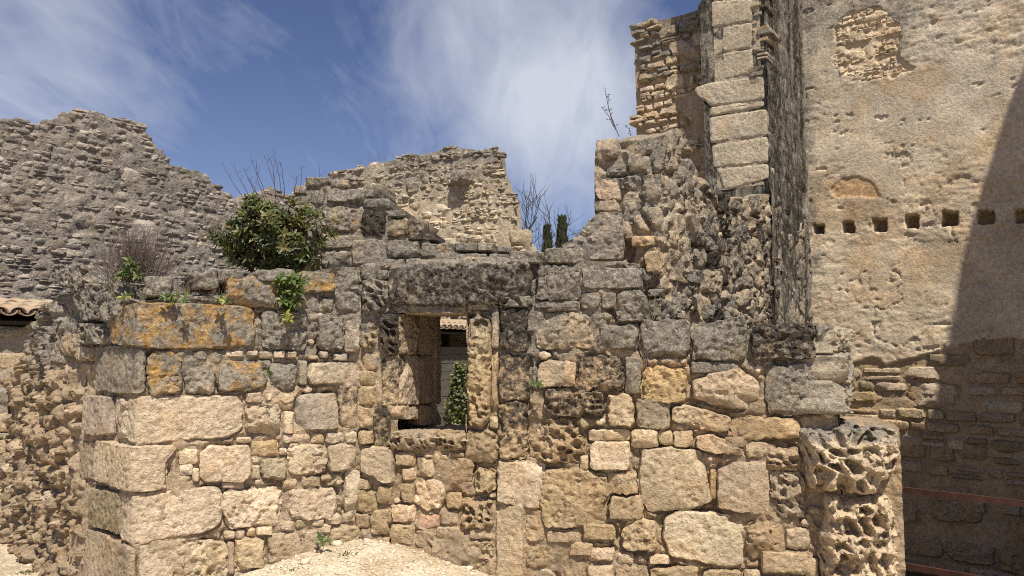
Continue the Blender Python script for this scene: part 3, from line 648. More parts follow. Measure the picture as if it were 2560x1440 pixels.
def f_wear(u, v):
    P = p3(u, v, 9.); t = sstep(.3, 1.2, u - UF1) ; n = fbm(P * np.array([3, 1.2, 1]), 3, 98)
    low_right = sstep(2.6, 1.9, v) * sstep(UFP - .3, UFP + .5, u)  # less black low down beside the tall pier
    return np.stack([.42 + .12 * n, .14 + .24 * t + .12 * n - .26 * low_right, .03 + 0 * u], 1)
emit(core(FW, 0, UFE - .01, -1.2, lambda U: np.interp(U, fu, fv) - .03, .6, .02, f_disp, (), (.47, .38, .27), f_wear), 'masonry_core', wall_f, M_STONE)
reg = np.concatenate([np.stack([fu, fv - .02], 1), [[UFP + .35, fv[-1]], [UFP + .45, 1.6], [0, 1.6]]])
gs = []
for i, p in enumerate(rubble(reg, (.15, .30), (.7, 1.7), 201, 20, (.3, .6), .18)):
    u, v = p.mean(0); r = random.Random(i); t = sstep(.2, 1.0, u - UF1)
    if r.random() < .18: continue
    g = near_stone(FW, r.choice('gggbb') if t < .5 else r.choice('gggbk'), p, 8000 + i, step=.019, proud=.035, depth=.2, woff=-.03 + .03 * r.random() * r.random(), rough=.017, chip=.025, tilt=.012, smoothk=5)
    g.wear[:, 0] += .20; g.wear[:, 1] += .08 + .16 * t; g.tint *= .78 + .15 * r.random()
    gs.append(g)
for i, (cd, x0, y0, x1, y1) in enumerate((('c', 1489, 452, 1552, 503), ('c', 1486, 500, 1546, 530), ('y', 1578, 588, 1638, 618), ('y', 1612, 628, 1652, 686), ('g', 1616, 436, 1700, 520), ('g', 1712, 490, 1762, 556), ('gT', 1490, 348, 1545, 392), ('c', 1700, 1e9, 0, 0))):
    if y0 > 1e8: continue
    g = near_stone(FW, cd, FW.poly(rpoly(x0, y0, x1, y1, 8300 + i)), 8300 + i, step=.015, proud=.05, depth=.3, woff=.0 if cd != 'g' else -.035); gs.append(g)
emit_all(gs, 'stone', wall_f, M_STONE, 260)

# ------------------------------------------------------------------ tall pier: ashlar front, streaked black side
pier = thing('tall_pier', 'tall ashlar pier with a corbel and one black streaked side against the plastered wall', 'pier', (*FW.world(np.array([UFP]), np.array([0.]), np.array([0.]))[0][:2], 0))
PZ_R = FW.world(np.array([UFP + .0]), np.array([0.]), np.array([.0]))[0][:2]; tP = -FW.nn[1] * -1; tP = np.array(FW.nn[1]); tP = tP / np.linalg.norm(tP)
PZ = Surf([PZ_R - tP * .80, PZ_R])
def s_disp(u, v):
    P = p3(u * 7, v * 3.2, 3.); return .018 * fbm(P, 4, 101) + .008 * fbm(p3(u * 36, v * 16, 1.), 2, 102) - .015 * sstep(.06, .0, np.abs((v * 2.3 + .1 * fbm(p3(u * 2, v), 2, 106)) % 1 - .5)) - .03 * sstep(.4, .6, fbm(p3(u * 3, v * 2.2, 8.), 3, 103)) * sstep(4.2, 3.4, v)
def s_wear(u, v):
    n = fbm(p3(u * 8, v * .9, 4.), 3, 104); tail = .6 * sstep(UFE - .14, UFE - .02, u)
    return np.stack([.52 + .1 * n - .15 * tail, .50 + .10 * n - .28 * tail, 0 * u], 1)
emit(core(FW, UFP + .005, UFE + .02, 1.4, lambda U: 0 * U + 8.2, .82, .02, s_disp, (), (.27, .25, .21), s_wear, .03), 'black_streaked_side', pier, M_STREAK, label='black crusted side face with pale vertical streaks')
Z6 = lambda x, y: (1400 + x / 1.8, y / 1.8)
ash = [[(682, -160), (862, -170), (862, -5), (684, 0)], [(684, 4), (864, -2), (864, 94), (730, 118), (684, 122)], [(732, 122), (864, 100), (866, 216), (732, 236)], [(732, 240), (866, 220), (868, 334), (732, 356)],
       [(602, 396), (680, 372), (915, 342), (920, 448), (676, 478), (650, 452), (612, 424)], [(672, 482), (918, 452), (920, 480), (672, 524)], [(672, 528), (944, 488), (948, 606), (676, 646)], [(684, 652), (948, 612), (950, 730), (690, 754)], [(706, 760), (944, 736), (948, 800), (740, 858)]]
for i, q in enumerate(ash):
    p = PZ.poly([Z6(x, y) for x, y in q]); p[:, 0] = np.minimum(p[:, 0], PZ.L[1] - .012); t, wr = look('g', 1300 + i)
    g = stone(PZ, p, .022, proud=.012, rnd=.004, depth=.55, rough=.005, bulge=.0, edge=.003, chip=.004, erode=.005, cuts=False, seed=1300 + i, tint=np.array([.54, .465, .345]), wear=(.24, .08, 0))
    emit(g, 'corbel_block' if i == 4 else 'ashlar_block', pier, M_STONE)
gs = []
for i, p in enumerate(rubble(np.minimum(PZ.poly([Z6(866, -170), Z6(946, -180), Z6(944, 330), Z6(872, 385)]), [PZ.L[1] - .02, 99]), (.05, .11), (.9, 2.2), 211)):
    gs.append(near_stone(PZ, random.Random(i).choice('ggkb'), p, 8600 + i, step=.02, depth=.25, woff=-.03, proud=.05))
emit_all(gs, 'stone', pier, M_STONE, 80)
pcore = PZ.poly([Z6(690, -170), Z6(950, -180), Z6(950, 800), Z6(690, 860)])
emit(core(PZ, pcore[:, 0].min() + .05, min(pcore[:, 0].max(), PZ.L[1]) - .07, pcore[:, 1].min(), lambda U: 0 * U + 8.1, .5, .04, lambda u, v: .015 * fbm(p3(u, v) * 8, 3, 105) * .5 - .002, (), (.50, .42, .31), (.3, .1, 0)), 'pier_core', pier, M_STONE)

# ruined wall behind the pier, against the sky
PB = PZ_R + FW.t[1] * .45
TB = Surf([PB - tP * 2.6, PB])
wall_tb = thing('ruined_high_wall', 'high ruined wall fragment of honey coloured rubble left of the tall pier, against the sky', 'wall', (*TB.p[1], 0))
out = [(1584, 82), (1590, 66), (1640, 44), (1705, 30), (1775, 6), (1840, -60)]
lu, lv = TB.poly(out).T
left = [(1588, 96), (1600, 120), (1586, 150), (1598, 200), (1598, 255), (1582, 285), (1600, 330), (1606, 345)]
ul, vl = TB.poly(left).T
emit(core(TB, ul.min() + .05, TB.L[1] - .16, 2.0, lambda U: np.interp(U, lu, lv) - .04, .5, .03, lambda u, v: .03 * fbm(p3(u, v) * 4, 4, 111) - .01, (), (.48, .36, .23), lambda u, v: np.stack([.10 + .5 * sstep(5.0, 6.0, v), .08 + 0 * u, .02 + 0 * u], 1)), 'masonry_core', wall_tb, M_STONE)
reg = TB.poly(out[:-1] + [(1830, -20), (1830, 380), (1606, 380)] + left[::-1])
gs = []; patchpl = TB.poly([Z6(*q) for q in ((490, 195), (560, 178), (650, 215), (655, 240), (620, 285), (560, 262), (510, 262))]); smooth = TB.poly([Z6(*q) for q in ((545, 440), (600, 400), (690, 400), (690, 650), (600, 640), (600, 560), (545, 515))])
for i, p in enumerate(rubble(reg, (.06, .14), (.9, 2.6), 221, 7, (.25, .45), .2, .6)):
    c = p.mean(0)
    if inside(c[None], patchpl)[0] or inside(c[None], smooth)[0]: continue
    r = random.Random(i); z = c[1]; hi_ = z > 5.15 + .25 * r.random()
    cd = r.choice('ggb') if hi_ else r.choice('ccyc')
    g = near_stone(TB, cd, p + RNG.normal(0, .010, p.shape), 8800 + i, step=.022, depth=.3, proud=.055, woff=.0, chip=.02, tilt=.015); g.wear[:, 0] += .1 * hi_; gs.append(g)
emit_all(gs, 'stone', wall_tb, M_STONE, 250)
emit(stone(TB, patchpl, .025, proud=.06, rnd=.02, depth=.15, rough=.006, edge=.02, seed=31, tint=(.46, .36, .27), wear=(.25, .05, 0)), 'plaster_patch', wall_tb, M_STONE)
emit(stone(TB, smooth, .03, proud=.05, rnd=.02, depth=.15, rough=.008, edge=.02, seed=32, tint=(.46, .35, .23), wear=(.15, .05, 0)), 'plaster_patch', wall_tb, M_STONE)

# ------------------------------------------------------------------ plastered wall at the right
PW0 = FW.p[2]; PW = Surf([PW0, PW0 + tP * 6.0])
wall_p = thing('plastered_wall', 'high ochre plastered wall with a row of square putlog holes above bare masonry', 'wall', (*PW0, -1.2))
HOLES = [PW.poly([(x - w_ + 1.5 + (x % 3), y - h_ + 1 + (x % 2)), (x + w_ - 2, y - h_ + 2), (x + w_ - 1 - (x % 2), y + h_ - 2), (x - w_ + 2, y + h_ - 1 - (x % 3))]) for x, y, w_, h_ in ((2046, 573, 13, 13), (2119, 567, 17, 17), (2199, 563, 18, 17), (2280, 554, 17, 17), (2374, 546, 21, 20), (2466, 541, 22, 19), (2560, 538, 22, 19))]
PATCH1 = PW.poly([(2082, 110), (2100, 55), (2132, 28), (2180, 16), (2226, 36), (2258, 72), (2252, 140), (2286, 172), (2235, 192), (2130, 196), (2076, 160)]); PATCH2 = PW.poly([(2076, 472), (2100, 446), (2146, 438), (2186, 460), (2206, 496), (2164, 490), (2090, 494)])
eu, ev = PW.poly([(2030, 884), (2080, 895), (2125, 908), (2180, 893), (2215, 912), (2260, 900), (2330, 882), (2400, 862), (2480, 850), (2560, 846)]).T
def sd_poly(u, v, poly):
    P = np.stack([u, v], 1); d = np.full(len(u), 9.)
    for a, b in zip(poly, np.roll(poly, -1, 0)):
        e = b - a; t = np.clip(((P - a) @ e) / (e @ e), 0, 1); d = np.minimum(d, np.linalg.norm(P - a - t[:, None] * e, axis=1))
    return np.where(inside(P, poly), d, -d)
def p_masks(u, v):
    n = .03 * fbm(p3(u, v, 2.) * 9, 3, 121)
    low_ = sstep(-.012, .012, np.interp(u, eu, ev) + .6 * n - v)
    m1 = sstep(-.01, .02, sd_poly(u, v, PATCH1) + n * 1.9); m2 = sstep(-.01, .01, sd_poly(u, v, PATCH2) + n * .4)
    hole_ = np.zeros_like(u)
    for h_ in HOLES: hole_ = np.maximum(hole_, sstep(-.004, .010, sd_poly(u, v, h_) + n * .3))
    return low_, m1, m2, hole_
def p_disp(u, v):
    P = p3(u, v, 2.); low_, m1, m2, hole_ = p_masks(u, v)
    rough_ = sstep(-.2, .4, fbm(P * .9 + 3, 3, 122)); rough_ = np.maximum(rough_ * .8, sstep(3.0, 1.6, v) * .8)
    d = .016 * fbm(P * 1.5, 3, 123) + .010 * rough_ * fbm(P * np.array([5, 13, 1]), 4, 132, .6) - .012 * sstep(.1, .7, fbm(P * 1.2 + 44, 4, 133, .6)) + .006 * rough_ * fbm(P * 14, 3, 124) - .009 * rough_ * sstep(.3, .65, fbm(P * np.array([20, 30, 1]), 3, 125)) - .018 * sstep(.66, .76, fbm(P * np.array([5, 9, 1]), 5, 126, .62))
    cr = np.abs(fbm(P * 1.3 + 12, 4, 127)); d = d - .03 * sstep(.022, .0, cr) * sstep(.0, .4, fbm(P * .8 + 50, 2, 134))
    lf = .018 * fbm(P * np.array([7, 12, 1]), 3, 128)
    d = d * (1 - m1) + (lf - .022) * m1 - .014 * m2 - .035 * low_ - .24 * hole_
    return d
def p_tint(u, v):
    P = p3(u, v, 2.); low_, m1, m2, hole_ = p_masks(u, v); f = np.clip(.5 + .6 * fbm(P * .8, 3, 129), 0, 1)[:, None]
    z = sstep(4.8, 3.4, v)[:, None]
    t = np.array([.55, .475, .37]) * (1 - z) + (np.array([.56, .455, .32]) * (1 - f) + np.array([.62, .525, .39]) * f) * z
    bn = sstep(.1, .6, fbm(P * np.array([1.3, 2.2, 1]) + 20, 4, 135, .6))[:, None]; t = t * (1 - .5 * bn) + np.array([.44, .315, .185]) * .5 * bn
    wh = sstep(.2, .7, fbm(P * 3.1 + 33, 4, 136, .65))[:, None]; t = t * (1 - .35 * wh) + np.array([.66, .55, .39]) * .35 * wh
    for m_, c in ((low_, (.40, .31, .20)), (m1, (.62, .50, .35)), (m2, (.50, .34, .19)), (hole_, (.40, .29, .18))): t = t * (1 - m_[:, None]) + np.array(c) * m_[:, None]
    return t
def p_wear(u, v):
    P = p3(u, v, 2.); low_, m1, m2, hole_ = p_masks(u, v); n = fbm(P * 1.1, 3, 131)
    top_ = sstep(4.6, 6.1, v + .4 * n) * .42 * sstep(2.9, 1.2, u + .3 * n); lefts = sstep(.30, .02, u + .1 * n) * .40 * sstep(1.6, 3.2, v)
    rain = .26 * sstep(.15, .8, fbm(p3(u * 5, v * .5, 7.), 3, 137)) * sstep(2.4, 6.0, v)
    g = .08 + np.maximum(np.maximum(top_, lefts), rain) * (1 - m1); return np.stack([g, .06 + .04 * n, 0 * u + .02], 1)
emit(core(PW, -.15, 4.2, -1.3, lambda U: 0 * U + 8.2, .6, .0165, p_disp, (), p_tint, p_wear), 'plaster', wall_p, M_PLASTER)
gs = []
reg = np.array([[.05, -1.25], [4.1, -1.25]] + [[a, b - .05] for a, b in zip(np.append(eu, 4.1)[::-1], np.append(ev, ev[-1] + .1)[::-1])])
zones = [(reg[:, 1].min(), .35, (.16, .34), (.9, 2.2), 231, .25), (.35, 2.2, (.13, .20), (1.2, 3.0), 232, .12)]
for (z0, z1, h_, a_, sd, sp) in zones:
    rg = reg.copy(); rg[:, 1] = np.clip(rg[:, 1], z0, z1)
    for i, p in enumerate(rubble(rg, h_, a_, sd, 4, (.45, .7), sp, .15, .16)):
        g = near_stone(PW, random.Random(i + sd).choice('bbcy'), p, 9000 + i + sd, step=.02, depth=.12, woff=-.03, proud=.032, chip=.015)
        g.wear[:, 0] = .10; g.tint *= .82; gs.append(g)  # brown masonry, tint lowered further to deepen the shade here
for i, p in enumerate(rubble(PATCH1, (.05, .10), (.9, 2.0), 233, 4, (.14, .22), .3, .8)):
    g = near_stone(PW, 'c', p + RNG.normal(0, .010, p.shape), 9300 + i, step=.018, depth=.1, woff=-.022, proud=.016, tilt=.004, rough=.012); g.tint *= 1.12; gs.append(g)
emit_all(gs, 'stone', wall_p, M_STONE, 280)

# ------------------------------------------------------------------ far walls
tF = np.array([.562, .826]); tF /= np.linalg.norm(tF); PF = np.array([-8.26, 12.0])
FL = Surf([PF - tF * 3, PF + tF * 9.5])
wall_l = thing('far_wall', 'high grey rubble wall with a rounded broken crest at the far left', 'wall', (*PF, -.2))
crest = [(-60, 305), (0, 302), (45, 298), (105, 318), (118, 296), (165, 280), (215, 274), (260, 278), (275, 290), (315, 288), (345, 306), (385, 348), (398, 372), (418, 384), (420, 404), (445, 410), (500, 432), (545, 462), (580, 492), (605, 516), (640, 480), (680, 466), (700, 480), (760, 500)]
cu, cv = FL.poly(crest).T
emit(core(FL, cu[0], cu[-1], -.3, lambda U: np.interp(U, cu, cv) - .05, .7, .05, lambda u, v: .03 * fbm(p3(u, v) * 6, 3, 141) + .004, (), (.32, .28, .23), lambda u, v: np.stack([.36 + .1 * fbm(p3(u, v) * 1.2, 2, 142), .10 + 0 * u, .02 + 0 * u], 1)), 'masonry_core', wall_l, M_FAR)
reg = np.concatenate([np.stack([cu, cv], 1), [[cu[-1], 2.0], [cu[0], 1.7]]]); gs = []
for i, p in enumerate(rubble(reg, (.07, .125), (1.1, 2.9), 241, 34, (.22, .42), .12, .6, .07)):
    r = random.Random(i); t = np.array([.37, .325, .27]) * r.uniform(.62, 1.35)
    gs.append(stone(FL, p + RNG.normal(0, .010, p.shape), .055, proud=.024 * r.uniform(.2, 1.5), rnd=.010, depth=.12, rough=.011, bulge=.004, edge=.012, tilt=.014, seed=i, tint=t, wear=(.30 + r.uniform(-.1, .16), .08, .02), smoothk=5, nmin=4))
emit_all(gs, 'stone', wall_l, M_FAR, 300)
ML = Surf([gp(700, 20.6), gp(1350, 18.6)])
wall_m = thing('far_wall', 'sunlit pale rubble wall with a ragged right edge in the middle distance', 'wall', (*gp(1050, 19.5), -.2))
crest = [(700, 500), (812, 438), (860, 424), (930, 408), (1000, 392), (1070, 378), (1130, 362), (1190, 370), (1240, 368), (1246, 378), (1246, 412), (1262, 446), (1268, 474), (1282, 486), (1280, 545), (1296, 576), (1320, 600), (1334, 622), (1345, 640)]
cu, cv = ML.poly(crest).T
cu = np.maximum.accumulate(cu + np.arange(len(cu)) * 1e-4)
emit(core(ML, cu[0], cu[-1], -.3, lambda U: np.interp(U, cu, cv) - .06, .7, .06, lambda u, v: .035 * fbm(p3(u, v) * 5, 3, 151) + .008, (), (.48, .40, .29), lambda u, v: np.stack([.16 + .35 * sstep(4.6, 6.6, v), .06 + 0 * u, .02 + 0 * u], 1)), 'masonry_core', wall_m, M_FAR)
reg = np.concatenate([np.stack([cu, cv], 1), [[cu[-1], 2.0], [cu[0], 2.0]]]); gs = []
for i, p in enumerate(rubble(reg, (.12, .24), (.8, 2.0), 251, 18, (.3, .6), .35, .9, .08)):
    r = random.Random(i); z = p[:, 1].mean(); gr_ = sstep(5.0, 6.6, z + r.uniform(-.5, .5)); t = np.array([.58, .49, .36]) * r.uniform(.8, 1.15) * (1 - .2 * gr_)
    gs.append(stone(ML, p + RNG.normal(0, .022, p.shape), .07, proud=.05 * r.uniform(.2, 1.5), rnd=.02, depth=.15, rough=.03, bulge=.01, edge=.02, tilt=.02, seed=i, tint=t, wear=(.14 + .34 * gr_ + r.uniform(-.08, .1), .08, .03), smoothk=5, nmin=5))
for i, p in enumerate([ML.poly(rpoly(1132, 425, 1180, 464, 5))]):
    gs.append(stone(ML, p, .05, proud=.35, rnd=.06, depth=.2, rough=.03, edge=.02, seed=77, tint=(.36, .29, .24), wear=(.4, .2, 0)))
emit_all(gs, 'stone', wall_m, M_FAR, 300)

# ------------------------------------------------------------------ lean-to shed with a tiled roof, seen through the window and at the left
m_wood, t, b = principled('grey_boards'); Pn = t.add('ShaderNodeNewGeometry').outputs['Position']
gn = t.noise(t.scale(Pn, (2, 2, 40)), 2.5, 5, .6); t.put(b.inputs['Base Color'], t.mix(t.mr(gn, .3, .7), (.06, .054, .047), (.14, .128, .112)))
m_tile, t, b = principled('roof_tile'); Pn = t.add('ShaderNodeNewGeometry').outputs['Position']
t.put(b.inputs['Base Color'], t.mix(t.mr(t.noise(Pn, 5, 6, .6), .3, .7), t.mix(t.mr(t.noise(Pn, 1.7, 3), .35, .65), (.42, .28, .17), (.50, .40, .27)), (.33, .28, .21)))
m_dark, t, b = principled('dark_timber'); b.inputs['Base Color'].default_value = (.05, .04, .03, 1)
def box(p0, ax, ay, az, l, w_, h_):
    """box from corner p0 along three unit axes"""
    V = np.array([p0 + ax * l * i + ay * w_ * j + az * h_ * k for k in (0, 1) for j in (0, 1) for i in (0, 1)])
    return Geo(V, [[0, 2, 3, 1], [4, 5, 7, 6], [0, 1, 5, 4], [2, 6, 7, 3], [0, 4, 6, 2], [1, 3, 7, 5]])
Zv = np.array([0, 0, 1.]); T3 = np.array([*tF, 0]); N3 = np.array([tF[1], -tF[0], 0])
SH0 = np.array([-6.54, 9.5, 0]) - T3 * 1.5
shed = thing('lean_to_shed', 'lean-to shed with curved clay tiles and grey boards seen through the window', 'shed', tuple(SH0))
EZ = 2.03; L_SH = 12.5; SL = R(9)
rs = -N3 * math.cos(SL) + Zv * math.sin(SL)                       # up the roof
emit(box(SH0 + Zv * (EZ - .10) - N3 * .02, T3, -N3 * math.cos(SL) + Zv * math.sin(SL), np.cross(T3, rs) * -1, L_SH, 1.5, .05), 'roof_deck', shed, m_dark, smooth=False)
def tile_mesh(up):
    n = 8; V = []; L_ = .46
    for k, y in enumerate((0, L_)):
        for rad in (.105 - .012 * k, .088 - .012 * k):
            for i in range(n + 1):
                a = math.pi * i / n; V.append((math.cos(a) * rad, y, math.sin(a) * rad * .75 * (1 if up else -1)))
    Q = []; m_ = n + 1
    for i in range(n):
        Q += [[i, i + 1, 2 * m_ + i + 1, 2 * m_ + i], [m_ + i, 3 * m_ + i, 3 * m_ + i + 1, m_ + i + 1], [i, m_ + i, m_ + i + 1, i + 1], [2 * m_ + i, 2 * m_ + i + 1, 3 * m_ + i + 1, 3 * m_ + i]]
    return make_mesh('tile', np.array(V), [np.array(Q)], m_tile)
tm = [tile_mesh(True), tile_mesh(False)]
rot = np.array([T3, rs, np.cross(T3, rs)]).T
from mathutils import Matrix
Q4 = Matrix(rot.tolist()).to_quaternion()
def add_tile(s_, row, up):
    p = SH0 + T3 * s_ + rs * (-.08 + row * .38) + np.cross(T3, rs) * (.05 + (.02 if up else .055) + .012 * random.random() + row * .004) + Zv * (EZ - .06)
    o = link('tile', tm[0 if up else 1], shed, tuple(p)); o.rotation_mode = 'QUATERNION'; o.rotation_quaternion = Q4
NT_ = int(L_SH / .21)
for i in range(NT_):
    s_ = .1 + i * .21
    if 3.6 < s_ < 8.9: continue                                   # hidden behind the near wall
    for row in range(3): add_tile(s_, row, False); add_tile(s_ + .105, row, True)
sb = 8.6
for k in range(11):
    z = -.3 + k * .19
    if z > EZ - .45: break
    emit(box(SH0 - N3 * (.25 + .008 * (k % 2)) + T3 * sb + Zv * z, T3, -N3, Zv, L_SH - sb, .03, .182), 'board', shed, m_wood, smooth=False)
for s_ in (sb + .1, sb + 2.0, L_SH - .2): emit(box(SH0 - N3 * .36 + T3 * s_ + Zv * -.3, T3, -N3, Zv, .12, .1, EZ + .25), 'post', shed, m_dark, smooth=False)
emit(box(SH0 - N3 * 1.40 + T3 * 0 + Zv * -.3, T3, -N3, Zv, L_SH, .05, 2.58), 'back_wall', shed, m_dark, smooth=False)
SW = Surf([(SH0 - N3 * .12)[:2], (SH0 - N3 * .12 + T3 * 3.6)[:2]])
emit(core(SW, 0, 3.6, -.4, lambda U: 0 * U + 1.86, .3, .04, lambda u, v: .012 * fbm(p3(u, v) * 6, 3, 161) - .012, (), (.38, .33, .26), (.25, .1, 0)), 'stone_wall', shed, M_STONE)
gs = [near_stone(SW, random.Random(i).choice('gggb') + 's', p, 9600 + i, step=.03, proud=.02) for i, p in enumerate(rubble(np.array([[0, -.3], [3.6, -.3], [3.6, 1.84], [0, 1.84]]), (.18, .30), (1.1, 2.2), 261, 0))]
emit_all(gs, 'stone', shed, M_STONE, 200)

# ------------------------------------------------------------------ the ruin out of frame at the right that throws the big shadow on the plaster
YO = 5.6
def sun_to(p, Y): tt = (p[1] - Y) / -TO_SUN[1]; return p + TO_SUN * tt
edge_px = [(2600, 40), (2560, 165), (2520, 262), (2478, 400), (2440, 520), (2412, 620), (2402, 720), (2385, 800), (2368, 870), (2345, 960), (2332, 1050), (2250, 1066), (2180, 1064)]
E_ = []
for q in edge_px:
    u, v = PW.uv(*q); E_.append(sun_to(PW.world(np.array([u]), np.array([v]), np.array([0.]))[0], YO))
E_ = np.array(E_)
prof_x = np.concatenate([E_[::-1, 0], [E_[0, 0] + 1.0, E_[0, 0] + 8]]); prof_z = np.concatenate([E_[::-1, 2], [E_[0, 2] + 1.2, E_[0, 2] + 2.0]])  # right part raised and widened to cut sky light
order = np.argsort(prof_x); prof_x = prof_x[order]; prof_z = prof_z[order]
OC = Surf([np.array([prof_x[0] - .02, YO - .45]), np.array([prof_x[-1], YO - .45])])
wall_o = thing('shade_wall', 'ruined wall beyond the right edge whose shadow falls on the plastered wall', 'wall', (prof_x[0], YO, -1))
emit(core(OC, 0, OC.L[1], -1.3, lambda U: np.interp(U + prof_x[0] - .02, prof_x, prof_z), .45, .06, lambda u, v: .01 * fbm(p3(u, v) * 5, 3, 171), (), (.5, .39, .26), (.2, .1, 0)), 'masonry_core', wall_o, M_FAR)

WG = Surf([np.array([prof_x[-1] - 5.2, YO + .46]), np.array([prof_x[-1] - 5.2, YO + 4.2])])
emit(core(WG, 0, WG.L[1], -1.3, lambda U: 0 * U + 10.5, .4, .12, lambda u, v: .01 * fbm(p3(u, v) * 5, 3, 172), (), (.5, .39, .26), (.2, .1, 0)), 'sky_block_wing', wall_o, M_FAR)  # unseen wing added to keep sky light off the shaded corner

# ------------------------------------------------------------------ ground
m_grav, t, b = principled('gravel'); Pn = t.add('ShaderNodeNewGeometry').outputs['Position']
vc = t.voro(Pn, 55, 'F1', 'Color'); sepc = t.add('ShaderNodeSeparateColor'); t.put(sepc.inputs[0], vc)
c = t.mix(sepc.outputs[0], (.46, .38, .26), (.70, .62, .48)); c = t.mix(t.mr(t.noise(Pn, 3, 6, .65), .4, .65), c, t.mix(1, c, (.66, .60, .50), 'MULTIPLY'))
c = t.mix(t.mr(sepc.outputs[1], .93, .97), c, (.28, .22, .15)); sx = t.add('ShaderNodeSeparateXYZ'); t.put(sx.inputs[0], Pn)      # dark weedy soil on the sunken side behind the railing
soil = t.math('MULTIPLY', t.mr(sx.outputs[0], 2.7, 3.0), t.mr(sx.outputs[1], 4.6, 4.9)); c = t.mix(soil, c, (.085, .07, .045))
t.put(b.inputs['Base Color'], c)
bp = t.add('ShaderNodeBump'); bp.inputs['Strength'].default_value = .7; bp.inputs['Distance'].default_value = .012
t.put(bp.inputs['Height'], t.math('ADD', t.math('MULTIPLY', t.voro(Pn, 55), -1.), t.noise(Pn, 120, 3))); t.put(b.inputs['Normal'], bp.outputs[0])
def ground_z(x, y):
    d = np.sqrt((x - C1[0]) ** 2 + (y - C1[1]) ** 2 + .16) - .4
    z = np.maximum(.10 - .27 * d, -.30) + .02 * fbm(p3(x * 1.3, y * 1.3, 0.), 3, 181)
    behind = sstep(.15, .6, (y - C1[1]) - .25 * np.abs(x - C1[0]) ) ; z = z * (1 - behind) + (-.22) * behind
    pit = sstep(2.65, 3.1, x) * sstep(4.3, 5.0, y) * sstep(30, 26, y) * sstep(14, 12, x)
    return z * (1 - pit) - 1.15 * pit
xs = np.concatenate([[-90, -60, -40, -25, -15, -10], np.arange(-7, 8.01, .06), [10, 12, 14, 18, 25, 40, 60, 90]]); ys = np.concatenate([[-30, -10, -4, 0, 2], np.arange(3, 12.01, .06), [13, 14, 16, 18, 22, 26, 30, 40, 60, 100, 200]])
X, Y = np.meshgrid(xs, ys); V = np.stack([X.ravel(), Y.ravel(), ground_z(X.ravel(), Y.ravel())], 1)
g_ = np.arange(len(V)).reshape(len(ys), len(xs)); Q = np.stack([g_[:-1, :-1], g_[:-1, 1:], g_[1:, 1:], g_[1:, :-1]], -1).reshape(-1, 4)
gr = emit(Geo(V, Q), 'ground', None, m_grav, 'structure'); 
m_peb, t, b = principled('pebble'); t.put(b.inputs['Base Color'], attr(t, 'tint').outputs['Color'])
def blob_geo(c, s, seed, tint):
    r = random.Random(seed); ph = (1 + 5 ** .5) / 2
    V = np.array([(-1, ph, 0), (1, ph, 0), (-1, -ph, 0), (1, -ph, 0), (0, -1, ph), (0, 1, ph), (0, -1, -ph), (0, 1, -ph), (ph, 0, -1), (ph, 0, 1), (-ph, 0, -1), (-ph, 0, 1)]) / 1.9
    V = V * np.array([[r.uniform(.75, 1.25)] for _ in range(12)]) * np.array([r.uniform(.8, 1.4), r.uniform(.8, 1.3), r.uniform(.5, .8)]) * s
    a = r.random() * 6.28; V = V @ np.array([[math.cos(a), -math.sin(a), 0], [math.sin(a), math.cos(a), 0], [0, 0, 1]])
    T = [(0, 11, 5), (0, 5, 1), (0, 1, 7), (0, 7, 10), (0, 10, 11), (1, 5, 9), (5, 11, 4), (11, 10, 2), (10, 7, 6), (7, 1, 8), (3, 9, 4), (3, 4, 2), (3, 2, 6), (3, 6, 8), (3, 8, 9), (4, 9, 5), (2, 4, 11), (6, 2, 10), (8, 6, 7), (9, 8, 1)]
    return Geo(V + c, np.zeros((0, 4)), T, tint)
gs = []
def strew(n, x0, x1, y0, y1, s0, s1, sd):
    q = np.random.default_rng(sd); xy = np.stack([q.uniform(x0, x1, n), q.uniform(y0, y1, n)], 1)
    k = np.where(xy[:, 0] < C1[0], (xy - C1) @ AB.nn[1], (xy - C1) @ AB.nn[2]) > .02
    if x1 > -3: xy = xy[k]
    z = ground_z(xy[:, 0], xy[:, 1])
    for i, (p, zz_) in enumerate(zip(xy, z)):
        if s1 > .02 and min(abs((p - C1) @ AB.nn[1]), abs((p - C1) @ AB.nn[2])) > .22: continue
        s_ = s0 + s1 * q.random() ** 3; kk = q.uniform(.75, 1.1); gs.append(blob_geo(np.array([*p, zz_ + s_ * .2]), s_, i, (.66 * kk, .56 * kk, .42 * kk)))
strew(260, -2.4, .2, 5.0, 6.1, .012, .03, 5); strew(5200, -2.6, .3, 4.6, 6.2, .004, .011, 1); strew(900, -5.5, -3.3, 5, 9, .006, .018, 2)
o = emit(join(gs), 'gravel', None, m_peb, 'stuff'); o['label'] = 'cream gravel strewn over the ground at the wall foot'; o['category'] = 'gravel'

